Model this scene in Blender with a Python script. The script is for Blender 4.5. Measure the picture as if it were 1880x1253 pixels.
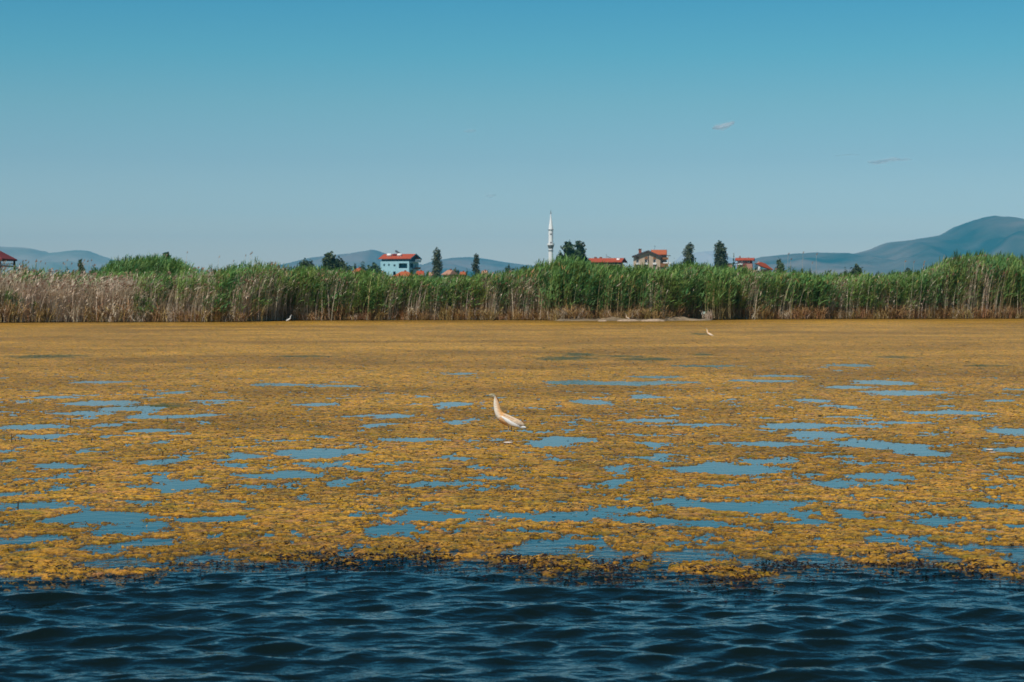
import bpy, math, random
import numpy as np
from mathutils import Vector, Matrix
random.seed(7); rng = np.random.default_rng(11)
R = math.radians
for o in list(bpy.data.objects): bpy.data.objects.remove(o)
S = bpy.context.scene
COL = S.collection

# ------------------------------------------------------------------ camera
CAM_H = 1.46; FPX = 3656.0; PITCH = math.atan(89.5 / FPX)
cd = bpy.data.cameras.new('camera'); cam = bpy.data.objects.new('camera', cd); COL.objects.link(cam)
cam.location = (0, 0, CAM_H); cam.rotation_euler = (math.pi / 2 - PITCH, 0, 0)
cd.sensor_width = 36; cd.lens = 36 * FPX / 1880; cd.clip_start = 0.1; cd.clip_end = 90000
cd.dof.use_dof = True; cd.dof.focus_distance = 18.0; cd.dof.aperture_fstop = 7.1
S.camera = cam

# ------------------------------------------------------------------ world and sun
SUN_EL, SUN_AZ = R(55), R(-145)      # azimuth from +Y, clockwise; -145: behind the camera on the left
w = bpy.data.worlds.new('World'); S.world = w; w.use_nodes = True
nt = w.node_tree; nt.nodes.clear()
sky = nt.nodes.new('ShaderNodeTexSky'); sky.sky_type = 'NISHITA'; sky.sun_disc = False
sky.sun_elevation = SUN_EL; sky.sun_rotation = SUN_AZ
sky.altitude = 1000; sky.air_density = 1.0; sky.dust_density = 0.6; sky.ozone_density = 3.0
mul = nt.nodes.new('ShaderNodeMixRGB'); mul.blend_type = 'MULTIPLY'; mul.inputs[0].default_value = 1
geo = nt.nodes.new('ShaderNodeTexCoord'); sep = nt.nodes.new('ShaderNodeSeparateXYZ'); grd = nt.nodes.new('ShaderNodeValToRGB')
nt.links.new(geo.outputs['Generated'], sep.inputs[0]); mrz = nt.nodes.new('ShaderNodeMapRange'); mrz.inputs['From Max'].default_value = 0.3
nt.links.new(sep.outputs['Z'], mrz.inputs['Value']); nt.links.new(mrz.outputs[0], grd.inputs[0]); nt.links.new(grd.outputs[0], mul.inputs[2])
SKYT = [(0.0, (1.55, 1.22, 1.08)), (0.088, (1.42, 1.17, 1.07)), (0.133, (1.08, 1.06, 1.06)), (0.223, (0.81, 0.95, 0.96)), (0.313, (0.65, 0.97, 0.92)), (0.397, (0.45, 0.97, 0.94)), (0.487, (0.32, 0.91, 0.95)), (0.667, (0.15, 0.74, 0.82)), (1.0, (0.07, 0.50, 0.62))]
e_ = grd.color_ramp.elements; e_[0].position = 0; e_[0].color = (*SKYT[0][1], 1); e_[1].position = SKYT[-1][0]; e_[1].color = (*SKYT[-1][1], 1)
for p_, c_ in SKYT[1:-1]: q_ = e_.new(p_); q_.color = (*c_, 1)
bg = nt.nodes.new('ShaderNodeBackground'); bg.inputs[1].default_value = 0.085
wo = nt.nodes.new('ShaderNodeOutputWorld')
nt.links.new(sky.outputs[0], mul.inputs[1]); nt.links.new(mul.outputs[0], bg.inputs[0]); nt.links.new(bg.outputs[0], wo.inputs[0])
sd = bpy.data.lights.new('sun', 'SUN'); sd.energy = 4.2; sd.angle = R(0.53); sd.color = (1.0, 0.95, 0.86)
sun = bpy.data.objects.new('sun', sd); COL.objects.link(sun)
sv = Vector((math.sin(SUN_AZ) * math.cos(SUN_EL), math.cos(SUN_AZ) * math.cos(SUN_EL), math.sin(SUN_EL)))
sun.rotation_euler = sv.to_track_quat('Z', 'Y').to_euler(); sun.location = (-30, -30, 60)
S.view_settings.view_transform = 'Standard'; S.view_settings.look = 'None'
S.view_settings.exposure = 0; S.view_settings.gamma = 1; S.view_settings.use_curve_mapping = False
S.render.engine = 'CYCLES'; S.cycles.max_bounces = 6; S.cycles.volume_bounces = 0; S.cycles.transparent_max_bounces = 8
S.cycles.use_denoising = True; S.cycles.volume_max_steps = 32

# ------------------------------------------------------------------ helpers
def ray(px, py):
    u, v = (px - 940) / FPX, (626.5 - py) / FPX
    c, s = math.cos(PITCH), math.sin(PITCH)
    return Vector((u, c + v * s, -s + v * c))
def at(px, py, D):                      # the point at distance D (along +Y) seen at a pixel
    d = ray(px, py); k = D / d.y
    return Vector((d.x * k, D, CAM_H + d.z * k))
def ground(px, py, z=0.0):
    d = ray(px, py); k = (z - CAM_H) / d.z
    return Vector((d.x * k, d.y * k, z))

def tag(o, label=None, cat=None, group=None, kind=None):
    if label: o['label'] = label
    if cat: o['category'] = cat
    if group: o['group'] = group
    if kind: o['kind'] = kind
    return o
def empty(name, loc, rz=0.0, **k):
    o = bpy.data.objects.new(name, None); COL.objects.link(o); o.location = loc; o.rotation_euler = (0, 0, rz)
    o.empty_display_size = 0.3
    return tag(o, **k)

class MB:
    def __init__(s): s.v = []; s.f = []; s.m = []; s.c = []
    def add(s, vs, fs, mi=0, col=None):
        b = len(s.v); s.v += [tuple(p) for p in vs]; s.f += [tuple(b + i for i in f) for f in fs]; s.m += [mi] * len(fs)
        s.c += [col or (1, 1, 1)] * len(vs)
    def box(s, x0, x1, y0, y1, z0, z1, mi=0):
        vs = [(x, y, z) for z in (z0, z1) for y in (y0, y1) for x in (x0, x1)]
        s.add(vs, [(0, 2, 3, 1), (4, 5, 7, 6), (0, 1, 5, 4), (2, 6, 7, 3), (0, 4, 6, 2), (1, 3, 7, 5)], mi)
        return s
    def tube(s, pts, rs, n=8, mi=0, cap=True):
        pts = [Vector(p) for p in pts]; rings = []
        for i, p in enumerate(pts):
            d = (pts[min(i + 1, len(pts) - 1)] - pts[max(i - 1, 0)]).normalized()
            a = d.cross(Vector((0, 1, 0.01))); a = a if a.length > 1e-4 else d.cross(Vector((1, 0, 0))); a.normalize(); b = d.cross(a)
            rings.append([p + (a * math.cos(t) + b * math.sin(t)) * rs[i] for t in [2 * math.pi * k / n for k in range(n)]])
        vs = [q for r in rings for q in r]; fs = []
        for i in range(len(pts) - 1):
            for k in range(n):
                fs.append((i * n + k, i * n + (k + 1) % n, (i + 1) * n + (k + 1) % n, (i + 1) * n + k))
        if cap: fs += [tuple(range(n - 1, -1, -1)), tuple(range((len(pts) - 1) * n, len(pts) * n))]
        s.add(vs, fs, mi); return s
    def lathe(s, prof, n=24, mi=0, c=(0, 0)):
        vs = [(c[0] + r * math.cos(2 * math.pi * k / n), c[1] + r * math.sin(2 * math.pi * k / n), z) for r, z in prof for k in range(n)]
        fs = [(i * n + k, i * n + (k + 1) % n, (i + 1) * n + (k + 1) % n, (i + 1) * n + k) for i in range(len(prof) - 1) for k in range(n)]
        s.add(vs, fs, mi); return s
    def build(s, name, mats, parent=None, smooth=False, colors=False):
        me = bpy.data.meshes.new(name); me.from_pydata(s.v, [], s.f)
        for m in (mats if isinstance(mats, (list, tuple)) else [mats]): me.materials.append(m)
        me.polygons.foreach_set('material_index', s.m)
        if smooth: me.polygons.foreach_set('use_smooth', [True] * len(s.f))
        if colors:
            ca = me.color_attributes.new('tone', 'FLOAT_COLOR', 'POINT')
            ca.data.foreach_set('color', np.c_[np.array(s.c, float), np.ones(len(s.c))].ravel())
        me.update(); o = bpy.data.objects.new(name, me); COL.objects.link(o)
        if parent: o.parent = parent
        return o

def np_mesh(name, V, F, mat, smooth=False, matidx=None, parent=None):
    me = bpy.data.meshes.new(name); F = np.asarray(F, np.int32); k = F.shape[1]
    me.vertices.add(len(V)); me.vertices.foreach_set('co', np.asarray(V, np.float32).ravel())
    me.loops.add(F.size); me.loops.foreach_set('vertex_index', F.ravel())
    me.polygons.add(len(F)); me.polygons.foreach_set('loop_start', np.arange(0, F.size, k, dtype=np.int32))
    me.polygons.foreach_set('loop_total', np.full(len(F), k, np.int32))
    for m in (mat if isinstance(mat, (list, tuple)) else [mat]): me.materials.append(m)
    if matidx is not None: me.polygons.foreach_set('material_index', np.asarray(matidx, np.int32))
    if smooth: me.polygons.foreach_set('use_smooth', np.ones(len(F), bool))
    me.update(calc_edges=True); me.validate()
    o = bpy.data.objects.new(name, me); COL.objects.link(o)
    if parent: o.parent = parent
    return o
def grid_faces(nr, nc):
    i = np.arange(nr - 1)[:, None] * nc + np.arange(nc - 1)[None, :]
    return np.stack([i, i + 1, i + nc + 1, i + nc], -1).reshape(-1, 4)

def _h(ix, iy, seed):
    h = (ix.astype(np.int64) * 374761393 + iy.astype(np.int64) * 668265263 + seed * 1442695041) & 0xffffffff
    h = ((h ^ (h >> 13)) * 1274126177) & 0xffffffff
    return (h ^ (h >> 16)) & 0xffffffff
def perlin(x, y, seed=0):
    x = np.asarray(x, float); y = np.asarray(y, float)
    ix, iy = np.floor(x), np.floor(y); fx, fy = x - ix, y - iy
    u, v = fx * fx * fx * (fx * (fx * 6 - 15) + 10), fy * fy * fy * (fy * (fy * 6 - 15) + 10)
    def g(a, b):
        t = _h(ix + a, iy + b, seed) * (2 * math.pi / 4294967296.0)
        return np.cos(t) * (fx - a) + np.sin(t) * (fy - b)
    n0 = g(0, 0) * (1 - u) + g(1, 0) * u; n1 = g(0, 1) * (1 - u) + g(1, 1) * u
    return (n0 * (1 - v) + n1 * v) * 1.5
def fbm(x, y, seed=0, octv=4, gain=0.5):
    r = 0; a = 1; t = 0
    for k in range(octv):
        r = r + a * perlin(x * 2 ** k + 17.3 * k, y * 2 ** k - 9.1 * k, seed + k); t += a; a *= gain
    return r / t

# ------------------------------------------------------------------ materials
def mat(name, color=(0.5, 0.5, 0.5), rough=0.8, spec=0.3, var=None, scale=5.0, metallic=0.0, bump=0.0, rnd=0.0, stops=None, detail=5, stretch=None):
    m = bpy.data.materials.new(name); m.use_nodes = True; n = m.node_tree.nodes; l = m.node_tree.links
    b = n['Principled BSDF']; b.inputs['Base Color'].default_value = (*color, 1); b.inputs['Roughness'].default_value = rough
    b.inputs['Specular IOR Level'].default_value = spec; b.inputs['Metallic'].default_value = metallic
    tc = n.new('ShaderNodeTexCoord'); mp = n.new('ShaderNodeMapping'); l.new(tc.outputs['Object'], mp.inputs[0])
    if stretch: mp.inputs['Scale'].default_value = stretch
    nz = n.new('ShaderNodeTexNoise'); nz.inputs['Scale'].default_value = scale; nz.inputs['Detail'].default_value = detail
    l.new(mp.outputs[0], nz.inputs['Vector'])
    cr = n.new('ShaderNodeValToRGB'); e = cr.color_ramp.elements
    if stops is None:
        v = var if var else tuple(c * 0.82 for c in color)
        stops = [(0.35, v), (0.65, color)]
    e[0].position = stops[0][0]; e[0].color = (*stops[0][1], 1); e[1].position = stops[-1][0]; e[1].color = (*stops[-1][1], 1)
    for p, c in stops[1:-1]:
        q = e.new(p); q.color = (*c, 1)
    l.new(nz.outputs['Fac'], cr.inputs[0]); out = cr.outputs[0]
    if rnd:
        oi = n.new('ShaderNodeObjectInfo'); mr = n.new('ShaderNodeMapRange'); mr.inputs['To Min'].default_value = 1 - rnd; mr.inputs['To Max'].default_value = 1 + rnd
        l.new(oi.outputs['Random'], mr.inputs['Value']); hs = n.new('ShaderNodeHueSaturation')
        l.new(mr.outputs[0], hs.inputs['Value']); l.new(out, hs.inputs['Color']); out = hs.outputs[0]
        mr2 = n.new('ShaderNodeMapRange'); mr2.inputs['To Min'].default_value = 0.5 - 0.12 * rnd; mr2.inputs['To Max'].default_value = 0.5 + 0.08 * rnd
        wn = n.new('ShaderNodeTexWhiteNoise'); wn.noise_dimensions = '1D'; l.new(oi.outputs['Random'], wn.inputs['W'])
        l.new(wn.outputs['Value'], mr2.inputs['Value']); l.new(mr2.outputs[0], hs.inputs['Hue'])
    l.new(out, b.inputs['Base Color'])
    if bump:
        bp = n.new('ShaderNodeBump'); bp.inputs['Strength'].default_value = 1; bp.inputs['Distance'].default_value = bump
        l.new(nz.outputs['Fac'], bp.inputs['Height']); l.new(bp.outputs[0], b.inputs['Normal'])
    return m
def leafmat(name, c1, c2, rnd=0.3, scale=1.2, trans=0.35):
    m = mat(name, c2, 0.55, 0.3, var=c1, scale=scale, rnd=rnd)
    n = m.node_tree.nodes; l = m.node_tree.links; b = n['Principled BSDF']
    src = b.inputs['Base Color'].links[0].from_socket
    t = n.new('ShaderNodeBsdfTranslucent'); l.new(src, t.inputs[0]); mx = n.new('ShaderNodeMixShader'); mx.inputs[0].default_value = trans
    l.new(b.outputs[0], mx.inputs[1]); l.new(t.outputs[0], mx.inputs[2]); l.new(mx.outputs[0], n['Material Output'].inputs[0])
    return m

M = {}
# water
def make_water():
    m = bpy.data.materials.new('lake_water'); m.use_nodes = True; n = m.node_tree.nodes; l = m.node_tree.links; b = n['Principled BSDF']
    b.inputs['Base Color'].default_value = (0.004, 0.009, 0.008, 1); b.inputs['Roughness'].default_value = 0.04; b.inputs['IOR'].default_value = 1.333
    b.inputs['Specular IOR Level'].default_value = 0.5
    tc = n.new('ShaderNodeTexCoord')
    def nz(sc, st, det):
        mp = n.new('ShaderNodeMapping'); mp.inputs['Scale'].default_value = st; l.new(tc.outputs['Object'], mp.inputs[0])
        t = n.new('ShaderNodeTexNoise'); t.inputs['Scale'].default_value = sc; t.inputs['Detail'].default_value = det; l.new(mp.outputs[0], t.inputs['Vector']); return t
    a = nz(9, (0.7, 1, 1), 4); c = nz(34, (0.8, 1, 1), 3)
    # the ripples die out where weed covers the lake
    sx = n.new('ShaderNodeSeparateXYZ'); l.new(tc.outputs['Object'], sx.inputs[0])
    mr = n.new('ShaderNodeMapRange'); mr.inputs['From Min'].default_value = 9.8; mr.inputs['From Max'].default_value = 12.0
    mr.inputs['To Min'].default_value = 1.0; mr.inputs['To Max'].default_value = 0.10; l.new(sx.outputs['Y'], mr.inputs['Value'])
    b1 = n.new('ShaderNodeBump'); b1.inputs['Distance'].default_value = 0.017; l.new(a.outputs['Fac'], b1.inputs['Height']); l.new(mr.outputs[0], b1.inputs['Strength'])
    b2 = n.new('ShaderNodeBump'); b2.inputs['Distance'].default_value = 0.0022; l.new(c.outputs['Fac'], b2.inputs['Height']); l.new(mr.outputs[0], b2.inputs['Strength'])
    l.new(b1.outputs[0], b2.inputs['Normal']); l.new(b2.outputs[0], b.inputs['Normal'])
    return m
M['water'] = make_water()
# weed mat
def make_weed():
    m = bpy.data.materials.new('golden_waterweed'); m.use_nodes = True; n = m.node_tree.nodes; l = m.node_tree.links; b = n['Principled BSDF']
    tc = n.new('ShaderNodeTexCoord')
    def nz(sc, det, rough=0.55, st=(1, 1, 1)):
        mp = n.new('ShaderNodeMapping'); mp.inputs['Scale'].default_value = st; l.new(tc.outputs['Object'], mp.inputs[0])
        t = n.new('ShaderNodeTexNoise'); t.inputs['Scale'].default_value = sc; t.inputs['Detail'].default_value = det; t.inputs['Roughness'].default_value = rough
        l.new(mp.outputs[0], t.inputs['Vector']); return t.outputs['Fac']
    def ramp(src, st):
        r = n.new('ShaderNodeValToRGB'); e = r.color_ramp.elements; e[0].position = st[0][0]; e[0].color = (*st[0][1], 1); e[1].position = st[-1][0]; e[1].color = (*st[-1][1], 1)
        for p, c in st[1:-1]: q = e.new(p); q.color = (*c, 1)
        l.new(src, r.inputs[0]); return r.outputs[0]
    def mix(f, a, c, mode='MIX'):
        x = n.new('ShaderNodeMixRGB'); x.blend_type = mode
        if isinstance(f, float): x.inputs[0].default_value = f
        else: l.new(f, x.inputs[0])
        l.new(a, x.inputs[1]); l.new(c, x.inputs[2]) if not isinstance(c, tuple) else setattr(x.inputs[2], 'default_value', (*c, 1)); return x.outputs[0]
    base = ramp(nz(2.6, 9, 0.72), [(0.30, (0.24, 0.15, 0.026)), (0.40, (0.55, 0.30, 0.032)), (0.50, (0.78, 0.415, 0.040)), (0.60, (0.84, 0.41, 0.078)), (0.70, (0.66, 0.43, 0.038))])
    fine = ramp(nz(24, 8, 0.78), [(0.38, (0.20, 0.14, 0.10)), (0.48, (0.85, 0.78, 0.7)), (0.58, (1.2, 1.15, 1.05))])
    ol = ramp(nz(4.6, 7, 0.7, (1, 1.3, 1)), [(0.50, (0, 0, 0)), (0.60, (1, 1, 1))]); base = mix(ol, base, (0.40, 0.29, 0.036))
    pk = ramp(nz(3.1, 7, 0.7, (1, 1.4, 3)), [(0.55, (0, 0, 0)), (0.64, (1, 1, 1))]); base = mix(pk, base, (0.62, 0.31, 0.14))
    yl = ramp(nz(8.0, 6, 0.7, (1, 1.2, 5)), [(0.57, (0, 0, 0)), (0.65, (1, 1, 1))]); base = mix(yl, base, (0.85, 0.48, 0.08))
    c1 = mix(0.95, base, fine, 'MULTIPLY')
    patch = ramp(nz(0.45, 7, 0.68, (1.0, 1.0, 1)), [(0.40, (0, 0, 0)), (0.60, (1, 1, 1))])
    c2 = mix(patch, c1, mix(1.0, c1, (0.72, 0.74, 0.60), 'MULTIPLY'))
    big = ramp(nz(0.16, 6, 0.62, (0.6, 1.0, 1)), [(0.42, (0, 0, 0)), (0.60, (1, 1, 1))]); c2 = mix(big, c2, mix(1.0, c2, (0.66, 0.64, 0.56), 'MULTIPLY'))
    dark = ramp(nz(9.0, 8, 0.8, (0.7, 1.2, 1)), [(0.535, (0, 0, 0)), (0.59, (1, 1, 1))])
    c3 = mix(dark, c2, (0.10, 0.062, 0.022))
    at_ = n.new('ShaderNodeAttribute'); at_.attribute_name = 'wet'
    c4 = mix(at_.outputs['Fac'], c3, (0.060, 0.042, 0.018))
    ag = n.new('ShaderNodeAttribute'); ag.attribute_name = 'green'; c4 = mix(ag.outputs['Fac'], c4, (0.045, 0.075, 0.025))
    l.new(c4, b.inputs['Base Color']); b.inputs['Roughness'].default_value = 0.36; sp_ = n.new('ShaderNodeMath'); sp_.operation = 'MULTIPLY_ADD'; sp_.inputs[1].default_value = .35; sp_.inputs[2].default_value = .03; l.new(at_.outputs['Fac'], sp_.inputs[0]); l.new(sp_.outputs[0], b.inputs['Specular IOR Level'])
    bp = n.new('ShaderNodeBump'); bp.inputs['Distance'].default_value = 0.012; l.new(nz(30, 8, 0.8), bp.inputs['Height']); l.new(bp.outputs[0], b.inputs['Normal'])
    return m
M['weed'] = make_weed()
M['dark_weed'] = mat('dark_weed', (0.030, 0.012, 0.010), 0.25, 0.5, var=(0.012, 0.012, 0.008), scale=20)
M['olive_weed'] = mat('olive_weed', (0.36, 0.22, 0.04), 0.18, 0.8, var=(0.14, 0.09, 0.025), scale=9, detail=8)
M['twig'] = mat('dark_twig', (0.035, 0.026, 0.018), 0.7, scale=30)
M['mud'] = mat('mud', (0.30, 0.22, 0.14), 0.85, var=(0.09, 0.07, 0.045), scale=1.6, bump=0.05, detail=8)
M['land'] = mat('dry_land', (0.16, 0.15, 0.07), 0.9, var=(0.07, 0.09, 0.035), scale=0.02, detail=8)
M['sand'] = mat('pale_silt', (0.50, 0.36, 0.25), 0.85, var=(0.30, 0.22, 0.15), scale=5, bump=0.02)
M['reed_leaf'] = leafmat('reed_leaf', (0.13, 0.24, 0.05), (0.31, 0.48, 0.14), 0.32)
M['reed_leaf_deep'] = leafmat('reed_leaf_deep', (0.05, 0.15, 0.045), (0.15, 0.34, 0.11), 0.32)
M['reed_stem'] = mat('reed_stem', (0.46, 0.34, 0.17), 0.7, var=(0.26, 0.21, 0.09), scale=3, rnd=0.25)
M['dry_reed'] = leafmat('dry_reed', (0.56, 0.45, 0.32), (0.80, 0.68, 0.52), 0.2, trans=0.12)
M['dead_leaf'] = leafmat('dead_reed_leaf', (0.27, 0.165, 0.05), (0.48, 0.31, 0.12), 0.3, trans=0.1)
M['plume'] = leafmat('reed_plume', (0.28, 0.17, 0.11), (0.44, 0.28, 0.18), 0.2)

# ------------------------------------------------------------------ waves
NW = 60
w_lam = np.exp(rng.uniform(math.log(0.10), math.log(0.66), NW)); w_th = rng.normal(0, R(27), NW) + R(6); w_ph = rng.uniform(0, 6.283, NW)
w_k = 2 * math.pi / w_lam; w_a = w_lam ** 1.0; w_a *= 0.22 / math.sqrt(np.sum((w_a * w_k) ** 2) / 2)
def edge_line():
    px = [-900, -200, 0, 100, 230, 320, 335, 500, 620, 740, 860, 930, 960, 1080, 1200, 1290, 1350, 1395, 1450, 1540, 1600, 1700, 1755, 1800, 1880, 2100, 2800]
    py = [1040, 1050, 1058, 1064, 1057, 1050, 1038, 1032, 1034, 1024, 1031, 1030, 1046, 1052, 1050, 1058, 1066, 1064, 1044, 1036, 1042, 1034, 1046, 1052, 1062, 1050, 1050]
    g = [ground(a, b) for a, b in zip(px, py)]
    return np.array([p.x for p in g]), np.array([p.y for p in g])
EX, EY = edge_line()
def edge_y(x): return np.interp(x, EX, EY)
def calm(x, y):
    t = np.clip((y - (edge_y(x) - 0.9)) / 1.7, 0, 1); t = t * t * (3 - 2 * t)
    return 1 - 0.965 * t
def waves(x, y):
    z = np.zeros_like(x); dx = np.zeros_like(x); dy = np.zeros_like(x)
    for lam, th, ph, k, a in zip(w_lam, w_th, w_ph, w_k, w_a):
        cx, cy = math.sin(th), -math.cos(th); p = k * (cx * x + cy * y) + ph
        s_, c_ = np.sin(p), np.cos(p); z += a * c_; dx -= 0.75 * a * cx * s_; dy -= 0.75 * a * cy * s_
    m = calm(x, y) * (0.75 + 0.5 * fbm(x * 0.6, y * 0.9, 77, 3))
    return z * m, dx * m, dy * m

def build_water():
    xs = np.concatenate([-np.geomspace(3000, 4.5, 40), np.arange(-4.2, 4.2001, 0.0145), np.geomspace(4.5, 3000, 40)])
    ys = np.concatenate([-np.geomspace(400, 0.5, 16), np.arange(0.5, 5.5, 0.25), np.arange(5.5, 12.4, 0.0155), np.geomspace(12.6, 140, 60)])
    X, Y = np.meshgrid(xs, ys); z, dx, dy = waves(X, Y)
    far = (np.abs(X) > 4.4) | (Y < 5.4); z[far] = 0; dx[far] = 0; dy[far] = 0
    V = np.stack([X + dx, Y + dy, z], -1).reshape(-1, 3)
    return np_mesh('water', V, grid_faces(len(ys), len(xs)), M['water'], True)
tag(build_water(), kind='structure', label='dark blue rippled lake water in front of and between the weed')

# ------------------------------------------------------------------ floating weed mat
POOLS = [(590, 829, 88, 9), (515, 870, 92, 5), (440, 838, 42, 7), (300, 846, 48, 6), (115, 853, 52, 5), (635, 881, 42, 6), (600, 857, 60, 4), (320, 889, 60, 7), (380, 900, 22, 4),
 (200, 948, 95, 10), (60, 990, 80, 8), (260, 965, 90, 7), (370, 951, 70, 5), (80, 928, 90, 5), (770, 947, 72, 8), (900, 945, 40, 5), (765, 930, 30, 4), (1050, 948, 100, 11), (1190, 955, 60, 9), (1290, 962, 60, 5), (1130, 935, 50, 5),
 (1350, 928, 95, 9), (1250, 917, 40, 6), (1430, 920, 60, 5), (1330, 860, 95, 8), (1400, 845, 60, 4), (1310, 852, 40, 6), (1630, 818, 70, 7), (1680, 828, 60, 7), (1580, 812, 60, 5), (1540, 885, 42, 8), (1600, 871, 60, 6), (1650, 875, 20, 5),
 (1030, 808, 50, 8), (1060, 805, 40, 4), (830, 742, 36, 4), (690, 763, 84, 3.5), (360, 763, 60, 3), (300, 765, 80, 3), (180, 740, 70, 5), (95, 729, 48, 3), (160, 758, 60, 4), (60, 783, 70, 4), (200, 780, 40, 4), (280, 790, 50, 4), (90, 800, 50, 4), (250, 750, 60, 4),
 (1500, 797, 58, 6), (1470, 781, 80, 5), (1560, 782, 60, 3), (1400, 813, 80, 3), (1270, 780, 90, 3), (1190, 771, 60, 3), (1740, 757, 84, 4), (1620, 702, 55, 5), (1640, 720, 62, 5), (1560, 711, 60, 3), (1700, 720, 60, 2.5), (1860, 715, 30, 2.5), (1860, 792, 34, 8), (1870, 825, 50, 4),
 (520, 706, 60, 2), (490, 705, 25, 3), (620, 709, 60, 2), (580, 742, 40, 3), (690, 780, 26, 4), (850, 772, 26, 5), (1050, 702, 55, 4), (1140, 703, 80, 4), (1200, 692, 60, 2.5), (1090, 738, 44, 4), (1180, 728, 36, 4), (1400, 699, 60, 2.5), (1220, 702, 60, 2.5), (1430, 690, 60, 2), (1300, 672, 70, 2), (1560, 671, 40, 3), (845, 686, 36, 2), (180, 702, 50, 2.5), (330, 720, 30, 3), (400, 735, 40, 2.5),
 (740, 807, 50, 5), (600, 800, 25, 3), (830, 840, 26, 4), (940, 893, 24, 3), (1130, 860, 26, 7), (1200, 842, 40, 3), (1040, 843, 24, 3), (990, 1012, 85, 9), (1120, 1018, 70, 8), (980, 1002, 80, 5), (1290, 1023, 80, 8), (1500, 1024, 75, 13), (1640, 990, 40, 9), (1790, 1000, 50, 8), (1860, 1010, 50, 10), (260, 1030, 70, 8), (400, 1020, 70, 8), (180, 1010, 40, 5), (1420, 1035, 60, 7), (1850, 925, 40, 4), (1780, 925, 40, 5), (1570, 940, 40, 5),(1700,1022,50,8),
 (760, 975, 40, 4), (480, 890, 30, 3), (1720, 955, 60, 4), (1450, 955, 60, 4), (690, 860, 30, 3), (770, 888, 60, 3), (1660, 775, 60, 3), (1820, 735, 40, 3), (1500, 735, 40, 3), (1530, 745, 30, 3), (1560, 765, 50, 2.5)]
PG = []
for a, b, hw, hh in POOLS:
    c = ground(a, b); d = c.y; PG.append((c.x, d - .10, hw * d / FPX * 1.02, (ground(a, b - hh).y - ground(a, b + hh).y) / 2 * 1.0 + .05))
def mat_height(X, Y):
    wx = X + 0.30 * fbm(X * 1.5, Y * 1.5, 31, 3) + 0.14 * fbm(X * 6, Y * 6, 33, 4, .65); wy = Y + 0.45 * fbm(X * 1.3 + 50, Y * 1.3, 32, 3) + 0.22 * fbm(X * 6, Y * 5, 34, 4, .65)
    pool = np.full(X.shape, 9.0)
    for cx, cy, rx, ry in PG:
        s = (np.abs(X - cx) < 2.2 * rx + 0.8) & (np.abs(Y - cy) < 2.2 * ry + 1.2)
        if s.any():
            e = np.sqrt(((wx[s] - cx) / rx) ** 2 + ((wy[s] - cy) / ry) ** 2)
            dist = (e - 1) * min(rx, ry * 0.7)
            pool[s] = np.minimum(pool[s], dist)
    # pools of the mat's own, away from the named ones: many small slivers
    den = 0.5 + 0.9 * fbm(X * 0.22, Y * 0.13, 41, 3)
    sl = fbm(X * 1.9, Y * 1.5, 51, 6, 0.66)
    near = np.clip((60 - Y) / 38, 0, 1)
    gap = (0.245 - 0.12 * np.clip(den, 0, 1) * near + 0.12 * (1 - near)) - sl              # >0 : weed
    g2 = 0.25 - 0.035 * near - fbm(X * 4.2, Y * 4.0, 57, 4, 0.66); g3 = 0.255 + 0.22 * fbm(X * .7, Y * .55, 95, 3) - fbm(X * 10.5, Y * 8, 59, 3, 0.7)
    lump = fbm(X * 3.4, Y * 3.4, 61, 3); clod = 1 - np.abs(fbm(X * 9, Y * 9, 63, 3)) * 3.0; fine = fbm(X * 26, Y * 26, 67, 4, 0.7); grit = 1 - np.abs(perlin(X * 55, Y * 42, 71)) * 2
    ex = (Y - edge_y(X)) + 0.26 * fbm(X * 2.2, Y * 2.2, 81, 4, 0.6) + 0.22 * fbm(X * 9, Y * 5, 83, 3, .7)
    m = np.minimum(np.minimum(pool * 0.35, gap * 0.22), np.minimum(ex * 0.13, np.minimum(g2 * 0.10, g3 * 0.07)))
    rim = np.exp(-(m / 0.05) ** 2); m = m + rim * (0.026 * (fine * 1.0 + 0.45 * fbm(X * 7, Y * 13, 93, 5, .75)) - 0.001) 
    body = np.clip(m, -0.05, 0.006)
    nearedge = np.clip(1 - ex / 1.4, 0, 1)
    rel = 0.0030 * lump + 0.0010 * clod + 0.0042 * fine + 0.0016 * grit
    h = body + np.clip(m / 0.020, 0, 1) * (0.003 + rel * (1 + 0.15 * nearedge) + 0.001 * nearedge) + np.clip(fine, -1, 1) * 0.0015
    fr = (m < 0.002) & (m > -0.020 - 0.03 * (Y < edge_y(X) + .6)) & (fbm(X * 15, Y * 28, 97, 3, .75) > 0.10)
    h = np.where(fr, np.maximum(h, 0.0011), h)
    return h
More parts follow.
